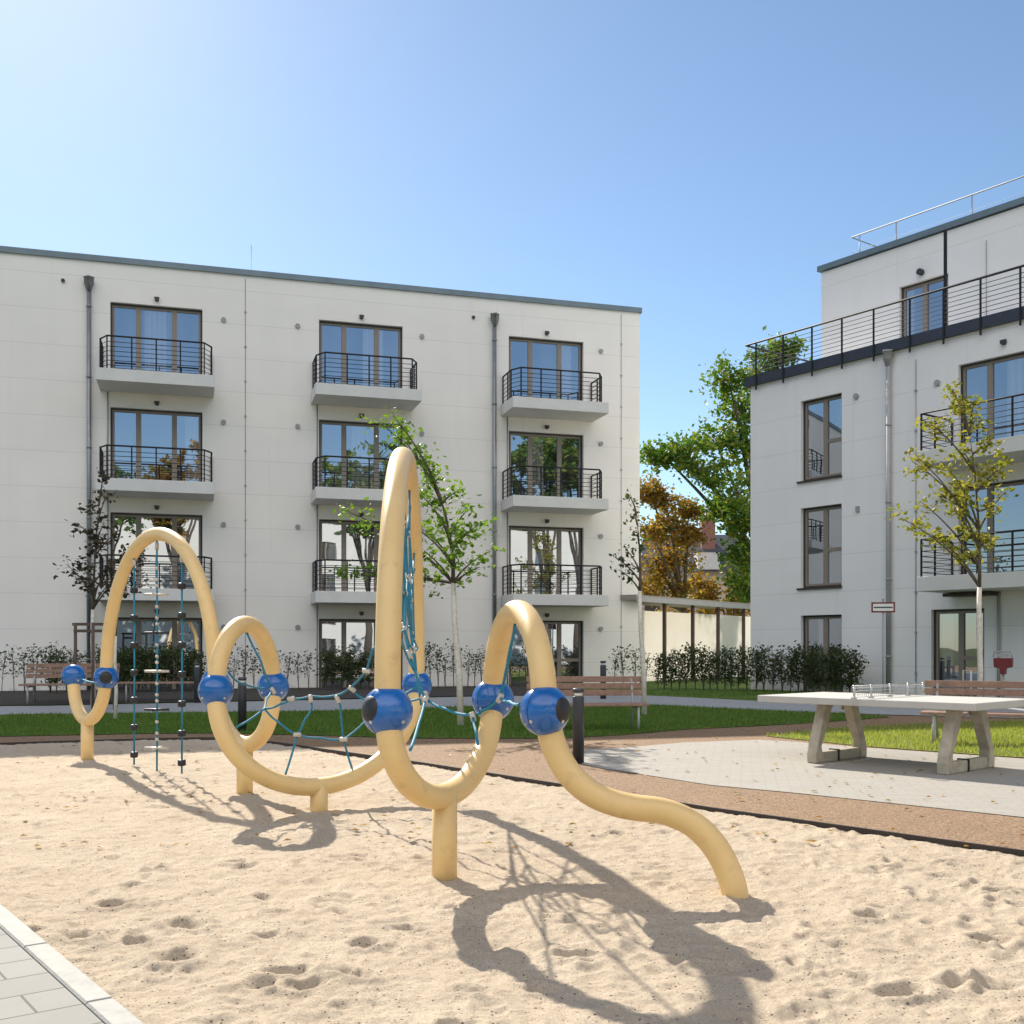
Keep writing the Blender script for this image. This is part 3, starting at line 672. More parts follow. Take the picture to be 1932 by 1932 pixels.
# the block and trees across the yard behind the camera, which the windows mirror
def build_mirror():
    T = thing('apartment_building', 'sunlit white block across the yard, seen only mirrored in the windows', 'building', (32, -27, 0.0), math.pi + LANG)
    holes = []
    for i in range(10):
        for k in range(4): holes.append((-26 + i * 5.2, -26 + i * 5.2 + 1.7, 2.93 * k + 0.6, 2.93 * k + 2.3))
    bm = bmesh.new(); facade(bm, -30, 30, -0.2, 12.9, holes); add_quad(bm, (-30, 0, 12.9), (30, 0, 12.9), (30, 11, 12.9), (-30, 11, 12.9))
    add_quad(bm, (30, 0, -0.2), (30, 11, -0.2), (30, 11, 12.9), (30, 0, 12.9)); add_quad(bm, (-30, 11, -0.2), (-30, 0, -0.2), (-30, 0, 12.9), (-30, 11, 12.9))
    obj('wall', bm, M['wall_warm'], T)
    bm = bmesh.new(); add_box(bm, (-30.1, -0.1, 12.8), (30.1, 0.3, 13.1)); obj('roof_edge', bm, M['cap'], T)
    for h in holes: window(T, *h, (0.5,))
build_mirror()

# ------------------------------------------------------------------ vegetation
def leaf_cloud(clusters, per, size, rng, sq=0.75):
    """clusters: (x, y, z, radius). Returns verts, faces of folded leaf quads"""
    vs, fs = [], []
    for cx, cy, cz, rad in clusters:
        for _ in range(max(3, int(per * rng.uniform(0.6, 1.35)))):
            d = Vector((rng.gauss(0, 1), rng.gauss(0, 1), rng.gauss(0, 1) * sq)) * rad * 0.52
            p = Vector((cx, cy, cz)) + d
            a = Vector((rng.gauss(0, 1), rng.gauss(0, 1), rng.gauss(0, 0.6))); a.normalize()
            b = a.cross(Vector((rng.gauss(0, 1), rng.gauss(0, 1), rng.gauss(0, 1)))); b.normalize()
            s = size * rng.uniform(0.6, 1.25); l, w = s * 0.5, s * 0.30
            n = a.cross(b) * (s * 0.12); i = len(vs)
            vs += [p - a * l, p + b * w + n, p + a * l, p - b * w + n]; fs.append((i, i + 1, i + 2, i + 3))
    return [tuple(v) for v in vs], fs
def bez(a, b, c, n=7):
    return [a * (1 - t) ** 2 + b * 2 * t * (1 - t) + c * t * t for t in [i / n for i in range(n + 1)]]
def tree(name, label, base, fork, tips, r0, bark, leaf, per, size, crad, seed, group=None, twigs=1.0, trunk_top=None, cat='tree', sq=0.8):
    """young tree: trunk to the fork, limbs curving to each tip, leaf clusters along the limbs"""
    rng = random.Random(seed); T = thing(name, label, cat, tuple(base), 0, group)
    bm = bmesh.new(); fk = Vector(fork) - Vector(base)
    tr = [Vector((0, 0, -0.1)), fk * 0.35 + Vector((0.02, 0, 0)), fk * 0.7 + Vector((-0.012, 0.01, 0)), fk]
    add_tube(bm, tr, [r0 * 1.15, r0, r0 * 0.92, r0 * 0.8], 10)
    obj('trunk', bm, bark, T)
    bm = bmesh.new(); cl = []
    ee = [Vector(t) - Vector(base) for t in tips]; zt = max(e.z for e in ee); tx = sorted(ee, key=lambda e: -e.z)[:3]
    ld = Vector((sum(e.x for e in tx) / 3 * .5 + fk.x * .5, fk.y, fk.z + (zt - fk.z) * .78)); fk0 = fk
    lead = bez(fk0, Vector((fk0.x + .03, fk0.y, (fk0.z + ld.z) / 2)), ld, 8); add_tube(bm, lead, [r0 * .72 * (1 - .85 * i / 8) for i in range(9)], 7)
    for e in ee:
        hd = math.hypot(e.x - fk0.x, e.y - fk0.y); fr_ = max(0, min(.95, (e.z - hd * 1.1 - fk0.z) / max(.1, ld.z - fk0.z)))
        fk = lead[int(round(fr_ * 8))]; L = (e - fk).length
        mid = fk + Vector(((e.x - fk.x) * 0.35, (e.y - fk.y) * 0.35, (e.z - fk.z) * (0.62 if e.z > fk.z else 0.2)))
        mid += Vector((rng.uniform(-.05, .05), rng.uniform(-.05, .05), 0)) * L
        pts = bez(fk, mid, e, 8); rr = r0 * 0.42
        add_tube(bm, pts, [rr * (1 - 0.85 * i / 8) + 0.003 for i in range(9)], 5)
        for i in range(3, 9):
            for _r in range(2 if i > 6 else (1 if rng.random() < .55 else 0)):
                q = pts[i] + Vector((rng.gauss(0, 1), rng.gauss(0, 1), rng.gauss(0, 1))) * crad * 0.35
                cl.append((q.x, q.y, q.z, crad * (0.55 + 0.08 * i) * rng.uniform(.7, 1.15)))
                add_tube(bm, [pts[i - 1], q], [0.005 * twigs, 0.002], 4)
    obj('branch', bm, bark if bark is not M['bark_white'] else M['bark'], T)
    vs, fs = leaf_cloud(cl, per, size, rng, sq)
    pobj('crown', vs, fs, leaf, T)
    return T
def pts_at(lst, Z, seed, jit=0.45):
    r = random.Random(seed); return [P(x, y, Z + r.uniform(-jit, jit)) for x, y in lst]
gy = lambda X, Y: Vector((X, Y, G(Y)))
# birch-like young tree behind the tall arch
Z1 = 19.2; b1 = Vector((-0.91, Z1, G(Z1)))
t1 = [(742, 785), (720, 800), (760, 830), (800, 870), (815, 900), (790, 930), (868, 925), (885, 960), (835, 990), (800, 1000), (872, 1010), (840, 1050), (925, 1040), (905, 1070), (815, 1095), (655, 965), (690, 985), (640, 1075), (668, 1085), (860, 1040), (800, 1040), (765, 985), (825, 940), (905, 990)]
tree('young_tree', 'bright green young tree with white trunk and drooping leader, behind the tallest arch', b1, P(855, 1100, Z1), pts_at(t1, Z1, 1), 0.055, M['bark_white'], M['leaf_green'], 11, 0.12, 0.19, 21)
Z2 = 21.6; b2 = gy((1216 - CX) / F * Z2, Z2)
tree('young_tree', 'thin pale-trunked tree with few leaves at the right end of the left block', b2, P(1207, 1115, Z2), pts_at([(1186, 935), (1195, 970), (1200, 1000), (1180, 1035), (1158, 1050), (1168, 1075), (1190, 1065), (1210, 1030)], Z2, 2, .2), 0.048, M['bark_white'], M['leaf_hedge'], 4, 0.10, 0.13, 22)
Z3 = 22.0; b3_ = gy((1848 - CX) / F * Z3, Z3)
t3 = [(1795, 735), (1838, 755), (1812, 775), (1845, 800), (1750, 795), (1730, 862), (1775, 870), (1815, 850), (1875, 835), (1895, 880), (1800, 915), (1850, 900), (1895, 930), (1865, 960), (1735, 945), (1702, 978), (1750, 1005), (1775, 1018), (1825, 1000), (1868, 1015), (1838, 1050), (1800, 960), (1770, 930), (1720, 870)]
tree('young_tree', 'upright young tree with yellowing leaves and white trunk, beside the right block', b3_, P(1848, 1108, Z3), pts_at(t3, Z3, 3), 0.055, M['bark_white'], M['leaf_yellow'], 13, 0.13, 0.18, 23)
Z4 = 22.4; b4_ = gy((175 - CX) / F * Z4, Z4)
t4 = [(195, 895), (205, 930), (170, 955), (198, 985), (148, 990), (190, 1020), (222, 1005), (150, 1068), (124, 1064), (180, 1060), (212, 1062), (243, 1070), (188, 1100), (215, 1095), (155, 1098), (248, 1040), (170, 1030)]
tree('young_tree', 'staked young tree with very dark leaves, in front of the left downpipe', b4_, P(175, 1150, Z4), pts_at(t4, Z4, 4), 0.045, M['bark_white'], M['leaf_dark'], 6, 0.12, 0.17, 24)
Z5 = 20.6; b5_ = gy((217 - CX) / F * Z5, Z5)
tree('young_tree', 'thin white trunked sapling with sparse dark twigs, inside the far left arch', b5_, P(218, 1200, Z5), pts_at([(238, 1120), (262, 1060), (255, 1090), (228, 1080), (240, 1040)], Z5, 5, .2), 0.034, M['bark_white'], M['leaf_dark'], 6, 0.10, 0.15, 25)
# stakes round the dark tree
T = thing('tree_stake_frame', 'dark wooden stake frame round the dark-leaved tree on the left', 'tree support', (b4_.x, b4_.y, b4_.z))
hz = P(175, 1175, Z4).z - b4_.z
for dx, dy in ((-0.36, 0), (0.12, -0.3), (0.36, 0.25)):
    bm = bmesh.new(); add_tube(bm, [(dx, dy, -0.1), (dx, dy, hz)], 0.035, 8); obj('post', bm, M['stake'], T)
bm = bmesh.new(); add_box(bm, (-0.42, -0.02, hz - 0.06), (0.40, 0.02, hz + 0.0)); add_box(bm, (-0.38, -0.05, hz - 0.20), (0.2, -0.022, hz - 0.14)); obj('rail', bm, M['stake'], T)

def big_tree(name, label, base, blobs, nper, per, size, leaf, seed, r0=0.3, group=None):
    rng = random.Random(seed); T = thing(name, label, 'tree', tuple(base), 0, group); b = Vector(base)
    bm = bmesh.new(); top = max(bl[2] for bl in blobs) - base[2]
    tp = Vector((0.1, 0, top * 0.35)); add_tube(bm, [Vector((0, 0, -0.2)), Vector((0.05, 0, top * .18)), tp], [r0 * 1.2, r0, r0 * .8], 10); obj('trunk', bm, M['bark'], T)
    bm = bmesh.new(); cl = []
    for bx, by, bz, br in blobs:
        c = Vector((bx, by, bz)) - b; add_tube(bm, bez(tp, Vector((c.x * .5, c.y * .5, c.z * .8)), c, 6), [r0 * .35 * (1 - i / 7.5) + .01 for i in range(7)], 5)
        for _ in range(nper):
            d = Vector((rng.gauss(0, 1), rng.gauss(0, 1), rng.gauss(0, 1))); d.normalize(); d *= br * rng.uniform(0.35, 1.08)
            q = c + Vector((d.x, d.y, d.z * 0.8)); cl.append((q.x, q.y, q.z, rng.uniform(0.3, 0.62)))
            if rng.random() < .5: add_tube(bm, [c, c.lerp(q, .5) + Vector((0, 0, .1)), q], [.04, .02, .008], 4)
    obj('branch', bm, M['bark'], T)
    vs, fs = leaf_cloud(cl, per, size, rng, 0.7); pobj('crown', vs, fs, leaf, T)
def blobs_px(lst, Z, seed, jit=1.2):
    r = random.Random(seed); out = []
    for x, y, rp in lst: q = P(x, y, Z + r.uniform(-jit, jit)); out.append((q.x, q.y, q.z, rp / F * Z))
    return out
big_tree('oak_tree', 'tall green tree rising in the gap between the two blocks', (11.0, 47.5, 0.2),
         blobs_px([(1375, 720, 42), (1400, 770, 48), (1450, 690, 40), (1480, 660, 28), (1350, 835, 45), (1290, 850, 45), (1245, 855, 30), (1400, 850, 50), (1330, 890, 40), (1390, 930, 48), (1360, 960, 28), (1400, 1000, 35), (1395, 1060, 42), (1410, 1110, 40), (1440, 800, 60), (1450, 950, 60), (1500, 740, 50)], 45, 1), 20, 36, 0.24, M['leaf_big'], 31, 0.35)
big_tree('autumn_tree', 'tree in orange and yellow autumn leaf behind the carport', (7.4, 47, 0.2),
         blobs_px([(1225, 930, 34), (1255, 945, 38), (1225, 1000, 42), (1265, 1000, 40), (1300, 965, 22), (1235, 1060, 42), (1280, 1060, 38), (1300, 1010, 26), (1225, 1110, 40), (1275, 1115, 40)], 47, 2), 18, 40, 0.20, M['leaf_autumn'], 32, 0.22)
big_tree('autumn_bush', 'low brown and green thicket above the carport roof', (10.2, 50, 0.2),
         blobs_px([(1320, 1110, 32), (1350, 1120, 32), (1385, 1130, 34), (1330, 1150, 40), (1400, 1155, 40), (1290, 1160, 40)], 50, 3, .6), 12, 26, 0.25, M['leaf_autumn'], 33, 0.12)
ORD = 'first second third fourth fifth sixth seventh eighth ninth tenth eleventh twelfth thirteenth fourteenth fifteenth sixteenth seventeenth eighteenth nineteenth twentieth'.split()
# trees behind the camera (mirrored in the upper windows)
for i, (x, y, h, r) in enumerate(((0, -22, 16.5, 4), (6, -24, 18, 3.5), (12, -22, 16, 4), (24, -11, 18.5, 4.5), (31, -5, 19.5, 4.5), (38, -1, 19, 5), (15.5, -9.5, 16.2, 4.5), (19.5, -13, 17, 4), (26, -2, 17.5, 4))):
    rr = random.Random(70 + i)
    bl = [(x + rr.uniform(-r, r) * .6, y + rr.uniform(-r, r) * .5, h * rr.uniform(.62, .92), r * .5) for _ in range(9)]
    big_tree('yard_tree', ORD[i] + ' tree across the yard, seen only mirrored in the windows', (x, y, 0), bl, 16, 18, 0.55, M['leaf_big'] if i != 1 else M['leaf_autumn'], 50 + i, .3, 'yard trees mirrored in the windows')

# hedge plants: four variants, copied
def hedge_proto(seed, h, dense):
    rng = random.Random(seed); bm = bmesh.new(); cl = []
    for _ in range(5 if dense else 3):
        a = rng.uniform(0, 6.28); r = rng.uniform(0.05, 0.2 if not dense else 0.3); tip = Vector((math.cos(a) * r, math.sin(a) * r, h * rng.uniform(.75, 1)))
        pts = bez(Vector((0, 0, -.05)), Vector((tip.x * .2, tip.y * .2, h * .5)), tip, 6); add_tube(bm, pts, [.012 - .0014 * i for i in range(7)], 4)
        for i in range(2 if dense else 3, 7):
            for _k in range(2 if dense else 1):
                q = pts[i] + Vector((rng.gauss(0, .09), rng.gauss(0, .09), rng.gauss(0, .05))); cl.append((q.x, q.y, q.z, .15)); add_tube(bm, [pts[i - 1], q], [.004, .002], 3)
    T = thing('hedge_plant', '', 'hedge plant', (0, 0, 0)); obj('stem', bm, M['bark'], T)
    vs, fs = leaf_cloud(cl, 8 if dense else 7, .085, rng, .8); pobj('foliage', vs, fs, M['leaf_hedge'], T); return T
protos = {k: [hedge_proto(80 + k * 10 + i, 1.25, k) for i in range(3)] for k in (0, 1)}; used = set()
def place_hedge(x, y, z, kind, rng, label, group):
    i = rng.randrange(3); pr = protos[kind][i]; key = (kind, i); rz = rng.uniform(0, 6.28); sc = rng.uniform(.82, 1.08)
    if key not in used:
        used.add(key); t = pr; t.location = (x, y, z); t.rotation_euler = (0, 0, rz); t['label'] = label; t['group'] = group
    else: t = dup(pr, (x, y, z), rz, label, group)
    t.scale = (sc, sc, sc)
ORD = 'first second third fourth fifth sixth seventh eighth ninth tenth eleventh twelfth thirteenth fourteenth fifteenth sixteenth seventeenth eighteenth nineteenth twentieth'.split()
rng = random.Random(5)
for px0, px1, step, kind, lab, grp in (
        (-20, 85, 21, 0, 'sparse hedge plant at the far left edge', 'sparse hedge plants far left'),
        (95, 150, 15, 1, 'leafy hedge plant behind the left bench', 'hedge plants behind the left bench'),
        (190, 390, 15, 1, 'dark hedge plant behind the hanging ropes', 'hedge plants behind the hanging ropes'),
        (400, 600, 20, 0, 'sparse hedge plant behind the small yellow loop', 'hedge plants behind the small loop'),
        (612, 700, 17, 1, 'hedge plant by the door behind the rope net', 'hedge plants behind the rope net'),
        (800, 1000, 15, 0, 'sparse hedge plant right of the tallest arch', 'hedge plants right of the tall arch')):
    x = px0; nth = 0
    while x < px1:
        o = 1.7 + rng.uniform(-.15, .15); s = along(x, LO, LANG, o); wx, wy = world_of(LO, LANG, s, o)
        place_hedge(wx, wy, G(wy) + .03, kind, rng, ORD[nth] + ' from the left, ' + lab, grp); nth += 1; x += step + rng.uniform(-3, 3)
x = 1158; nth = 0; hl = True
while x < 1622:
    t = (x - 1158) / (1622 - 1158); Zp = 31.5 - 3.2 * t; wx = (x - CX) / F * Zp
    if x > 1416:
        s = along(x, RO, RANG, 1.0); wx, wy = world_of(RO, RANG, s, 1.0); Zp = wy
    kind = 0 if x < 1240 else 1
    if x > 1416 and hl: nth = 0; hl = False
    place_hedge(wx, Zp, G(Zp) + .01, kind, rng, ORD[nth] + (' from the left, hedge plant in the row before the carport' if x < 1416 else ' from the left, hedge plant at the foot of the right block'), 'hedge plants across the gap' if x < 1416 else 'hedge plants before the right block')
    x += (15 if kind else 20) + rng.uniform(-3, 3); nth += 1

# ------------------------------------------------------------------ carport and far house in the gap
def build_carport():
    T = thing('carport', 'flat-roofed open shelter with white panels and slim posts in the gap', 'shelter', (4.3, 35.0, 0.25), math.atan2(.804, .594))
    L = 8.2; h = 2.72
    bm = bmesh.new(); add_box(bm, (-1.0, -0.25, h), (L, 1.75, h + 0.16)); obj('roof', bm, simple('carport_roof', (0.30, 0.27, 0.23), .7), T)
    bm = bmesh.new(); add_box(bm, (-1.0, -0.32, h - 0.06), (L, -0.253, h + 0.10)); obj('fascia', bm, M['zinc_light'], T)
    bm = bmesh.new(); add_box(bm, (0.6, 1.5, 0.0), (12.5, 1.56, 2.5)); obj('panel', bm, M['milky'], T)
    for x in (1.25, 3.3, 5.3, 7.5):
        bm = bmesh.new(); add_box(bm, (x - .05, -0.1, -.1), (x + .05, 0.0, h)); obj('post', bm, M['stake'], T)
build_carport()
T = thing('house', 'old house with dark roof and brick chimney far beyond the gap', 'house', (12.6, 70, 0))
bm = bmesh.new(); add_box(bm, (-6, 0, 0), (6, 8, 6.4)); obj('wall', bm, simple('house_wall', (.42, .38, .34), .9), T)
bm = bmesh.new()
vs = [bm.verts.new(p) for p in ((-6.4, -.4, 6.4), (6.4, -.4, 6.4), (6.4, 8.4, 6.4), (-6.4, 8.4, 6.4), (-3, 4, 9.2), (3, 4, 9.2))]
for f in ((0, 1, 5, 4), (1, 2, 5), (2, 3, 4, 5), (3, 0, 4), (3, 2, 1, 0)): bm.faces.new([vs[i] for i in f])
rf = obj('roof', bm, M['roof_tile'], T)
bm = bmesh.new(); add_box(bm, (0.1, 2.2, 7.5), (1.0, 3.2, 10.3)); obj('chimney', bm, M['brick'], rf)
bm = bmesh.new(); add_box(bm, (-.6, -.35, 6.5), (.8, 2, 7.6)); obj('dormer', bm, simple('dormer_wall', (.5, .5, .5), .8), rf)
for x in (-3.5, 0, 3.5):
    bm = bmesh.new(); add_box(bm, (x - .5, -.05, 3.4), (x + .5, 0.02, 5)); obj('window', bm, M['frame_dark'], T)

# ------------------------------------------------------------------ climbing frame
R0 = 0.077
BZ = 1.08
A1 = (-5.77, 14.2); A2 = (-5.04, 13.4); H3 = (-3.12, 11.35); B4 = (-2.29, 10.35); B3 = (-2.54, 9.25); B6 = (-0.935, 10.6); B5 = (-0.727, 6.3); B7 = (-0.136, 7.65); B8 = (0.193, 6.35)
def arc(a, b, h, n=40, bulge=(0, 0), skip=False):
    out = []
    for i in range(n + 1):
        if i == 0 and skip: continue
        th = math.pi * i / n; u = (1 - math.cos(th)) / 2; s = math.sin(th)
        out.append(Vector((a[0] + (b[0] - a[0]) * u + bulge[0] * s, a[1] + (b[1] - a[1]) * u + bulge[1] * s, BZ + h * s)))
    return out
CF = thing('climbing_frame', 'yellow serpentine tube climbing frame with blue balls and rope nets standing in the sand', 'climbing frame', (-1.6, 9.4, 0))
CB = Vector(CF.location)
PC = (-1.70, 9.5); PB = (-2.60, 10.5); PD = (-0.42, 6.72); PAx = (-5.40, 13.72)
def rel(pts): return [Vector(p) - CB for p in pts]
def mid(a, b): return ((a[0] + b[0]) / 2, (a[1] + b[1]) / 2)
def bul(a, b, p): m = mid(a, b); return (p[0] - m[0], p[1] - m[1])
path = []
path += arc(A1, A2, -0.56, 30, bul(A1, A2, PAx))
path += arc(A2, H3, 1.68, 50, (0, 0), True)
path += arc(H3, B4, -0.58, 30, bul(H3, B4, PB), True)
path += arc(B4, B3, 0.59, 36, (0, 0), True)
path += arc(B3, B6, -0.86, 44, bul(B3, B6, PC), True)
path += arc(B6, B5, 1.83, 60, (0, 0), True)
path += arc(B5, B7, -0.56, 34, bul(B5, B7, PD), True)
path += arc(B7, B8, 0.61, 36, (0, 0), True)
# snaking tail
tail = [Vector((B8[0], B8[1], BZ)), P(1031, 1352, 6.36), P(1044, 1404, 6.36), P(1072, 1458, 6.34), P(1120, 1500, 6.32), P(1185, 1522, 6.3), P(1250, 1530, 6.28), P(1310, 1556, 6.26), P(1355, 1605, 6.24), P(1380, 1660, 6.2), P(1389, 1700, 6.2), P(1391, 1730, 6.2)]
def catmull(p, n=8):
    out = []
    for i in range(len(p) - 1):
        a, b, c, d = p[max(i-1, 0)], p[i], p[i+1], p[min(i+2, len(p)-1)]
        for k in range(n):
            t = k / n; out.append(0.5 * ((2*b) + (c - a)*t + (2*a - 5*b + 4*c - d)*t*t + (3*b - a - 3*c + d)*t**3))
    return out + [p[-1]]
path += catmull(tail)[1:]
# relax the joints between the arcs a little
q = [p.copy() for p in path]
for _ in range(6):
    r = [p.copy() for p in q]
    for i in range(1, len(q) - 1): r[i] = q[i] * .5 + (q[i-1] + q[i+1]) * .25
    q = r
bm = bmesh.new(); add_tube(bm, rel(q), R0, 28); obj('tube', bm, M['tube'], CF)
for (x, y), z in ((PAx, 0.56), (PB, 0.54), (PC, 0.26), (PD, 0.56)):
    bm = bmesh.new(); add_tube(bm, [Vector((x, y, -0.15)) - CB, Vector((x, y, z)) - CB], R0 * 1.02, 24); obj('post', bm, M['tube'], CF)
def ball(c, d, has_cap=True):
    bm = bmesh.new(); cc = Vector((c[0], c[1], BZ)) - CB
    o = bmesh.ops.create_uvsphere(bm, u_segments=32, v_segments=20, radius=0.15, matrix=Matrix.Translation(cc))
    for f in bm.faces: f.smooth = True
    # seam ridge of the two half shells
    bl = obj('ball', bm, M['ball'], CF)
    d = Vector(d).normalized(); bm = bmesh.new(); n = 24
    u = d.orthogonal().normalized(); w = d.cross(u)
    if has_cap:
        rings = []
        for ang in (0.52, 0.49, 0.3, 0.12):
            r = 0.1525 * math.sin(ang); h = 0.1525 * math.cos(ang) - (0.004 if ang == 0.52 else 0)
            rings.append([bm.verts.new(cc + d * h + (u * math.cos(2*math.pi*k/n) + w * math.sin(2*math.pi*k/n)) * r) for k in range(n)])
        for i in range(3):
            for k in range(n): f = bm.faces.new((rings[i][k], rings[i][(k+1)%n], rings[i+1][(k+1)%n], rings[i+1][k])); f.smooth = True
        bm.faces.new(rings[-1]); obj('ball_cap', bm, M['black'], bl)
    bm = bmesh.new(); ring = [cc + (Vector((math.cos(a), 0, math.sin(a))) if False else Vector((math.cos(a) * .7, math.cos(a) * .714, math.sin(a)))) * 0.1505 for a in [2*math.pi*k/40 for k in range(41)]]
    add_tube(bm, ring, 0.0016, 5, caps=False); obj('seam', bm, M['black'], bl)
    for sx_, sy_ in ((.66, -.62), (-.55, -.72)):
        e = Vector((sx_, sy_, -.38)).normalized(); bm = bmesh.new(); add_tube(bm, [cc + e * .146, cc + e * .153], .011, 10); obj('screw', bm, M['steel'], bl)
ball(A1, (-.3, 1, 0), False); ball(A2, (.32, -.95, .02)); ball(H3, (1, 1, 0)); ball(B4, (.3, 1, 0)); ball(B3, (-.2, 1, 0))
ball(B5, (-.72, -.68, .14)); ball(B6, (0, 1, 0)); ball(B7, (-.5, .9, 0)); ball(B8, (.80, -.6, .06))
# ropes: polylines in the net with knots and clamps
def sag(a, b, s=0.012, n=5):
    return [a.lerp(b, i / n) - Vector((0, 0, s * math.sin(math.pi * i / n))) for i in range(n + 1)]
def net(lines, clamps, r=0.0095):
    bm = bmesh.new()
    for ln in lines:
        pts = [P(*p) for p in ln]; out = []
        for i in range(len(pts) - 1): out += sag(pts[i], pts[i+1])[(1 if i else 0):]
        add_tube(bm, rel(out), r, 8)
    nb = obj('rope_net', bm, M['rope'], CF)
    for p, dirpt in clamps:
        bm = bmesh.new(); a = P(*p) - CB; b = P(*dirpt) - CB; d = (b - a).normalized()
        add_tube(bm, [a - d * .035, a - d * .03, a + d * .03, a + d * .035], [.013, .02, .02, .013], 10); obj('clamp', bm, M['connector'], nb)
    return nb
net([[(464, 1190, 9.8), (491, 1245, 9.9), (512, 1300, 10.15)], [(431, 1268, 9.35), (450, 1287, 9.6), (499, 1299, 10.1)],
     [(514, 1300, 10.15), (503, 1318, 9.9), (499, 1337, 9.7), (446, 1372, 9.32)],
     [(499, 1337, 9.7), (530, 1328, 9.7), (549, 1318, 9.7), (586, 1313, 9.65), (634, 1312, 9.55), (661, 1297, 9.3), (691, 1265, 9.0), (703, 1225, 8.8), (730, 1195, 8.6), (762, 1180, 8.4)],
     [(499, 1337, 9.7), (525, 1362, 9.65), (561, 1386, 9.6), (605, 1392, 9.65), (648, 1395, 9.7), (690, 1360, 9.9), (740, 1320, 10.2), (790, 1292, 10.45)],
     [(586, 1313, 9.65), (589, 1334, 9.65), (575, 1358, 9.6), (561, 1386, 9.6), (538, 1463, 9.45)],
     [(634, 1312, 9.55), (642, 1330, 9.6), (645, 1365, 9.65), (648, 1395, 9.7), (667, 1458, 9.75)],
     [(661, 1297, 9.3), (686, 1319, 9.3), (720, 1330, 9.0), (800, 1316, 8.3)]],
    [((549, 1318, 9.68), (586, 1313, 9.65)), ((586, 1318, 9.63), (588, 1340, 9.63)), ((637, 1319, 9.53), (642, 1330, 9.53)), ((664, 1300, 9.28), (680, 1312, 9.28)), ((691, 1266, 8.98), (705, 1268, 8.98)), ((515, 1303, 10.1), (520, 1312, 10.1)), ((561, 1386, 9.58), (568, 1386, 9.58)), ((648, 1395, 9.68), (655, 1395, 9.68))])
net([[(774, 956, 9.2), (769, 990, 8.9), (764, 1030, 8.5), (762, 1100, 8.3), (762, 1178, 8.3), (766, 1200, 8.25), (771, 1225, 8.2), (782, 1262, 8.15), (790, 1285, 8.1), (803, 1318, 8.0)],
     [(782, 1074, 10.0), (772, 1100, 9.2), (763, 1130, 8.4), (762, 1178, 8.3)],
     [(762, 1004, 8.4), (761, 1060, 8.0), (760, 1130, 8.0), (762, 1178, 8.3)],
     [(788, 1222, 10.2), (778, 1230, 9.2), (770, 1240, 8.2)],
     [(803, 1318, 8.0), (790, 1365, 7.4), (774, 1415, 6.75)], [(803, 1318, 8.0), (840, 1337, 7.8), (886, 1349, 7.55), (912, 1340, 7.5), (943, 1316, 7.45), (955, 1265, 7.3), (965, 1215, 7.15), (972, 1175, 7.02)],
     [(943, 1316, 7.45), (962, 1324, 7.1), (982, 1328, 6.6)], [(892, 1352, 7.5), (898, 1380, 7.3), (902, 1404, 7.2)]],
    [((763, 1182, 8.28), (768, 1200, 8.28)), ((771, 1235, 8.15), (776, 1248, 8.15)), ((803, 1320, 7.95), (797, 1335, 7.9)), ((892, 1352, 7.5), (896, 1366, 7.5)), ((943, 1317, 7.42), (950, 1303, 7.4)), ((800, 1312, 8.05), (806, 1300, 8.05))], r=0.0105)
def web():
    a, b = Vector((B5[0], B5[1], 0)), Vector((B6[0], B6[1], 0)); ax = (b - a); c = a + ax * .5 + Vector((0.03, 0, 1.62)); rims = []
    for th in (14, 46, 76, 106, 136, 168):
        t = math.radians(th); rims.append(a + ax * (1 - math.cos(t)) / 2 + Vector((0, 0, BZ + 1.83 * math.sin(t))))
    low = [a.lerp(b, .50) + Vector((.12, 0, 1.0))]
    bm = bmesh.new(); spokes = rims + low; n = len(spokes)
    for p in spokes:
        q = c.lerp(p, .965) if p in rims else p
        add_tube(bm, rel(sag(c, q, .015)), .0095, 7)
    for f in (.3, .62):
        for i in range(n):
            p, q = c.lerp(spokes[i], f), c.lerp(spokes[(i + 1) % n], f); add_tube(bm, rel(sag(p, q, .03)), .0085, 7)
    nb = obj('rope_net', bm, M['rope'], CF)
    for f in (.3, .62):
        for p in spokes:
            q = c.lerp(p, f) - CB; d = (p - c).normalized(); bm = bmesh.new(); add_tube(bm, [q - d * .03, q - d * .022, q + d * .022, q + d * .03], [.011, .017, .017, .011], 8); obj('clamp', bm, M['connector'], nb)
web()
net([[(152, 1280, 14.1), (178, 1288, 13.7), (190, 1287, 13.45)]], [], r=.012)
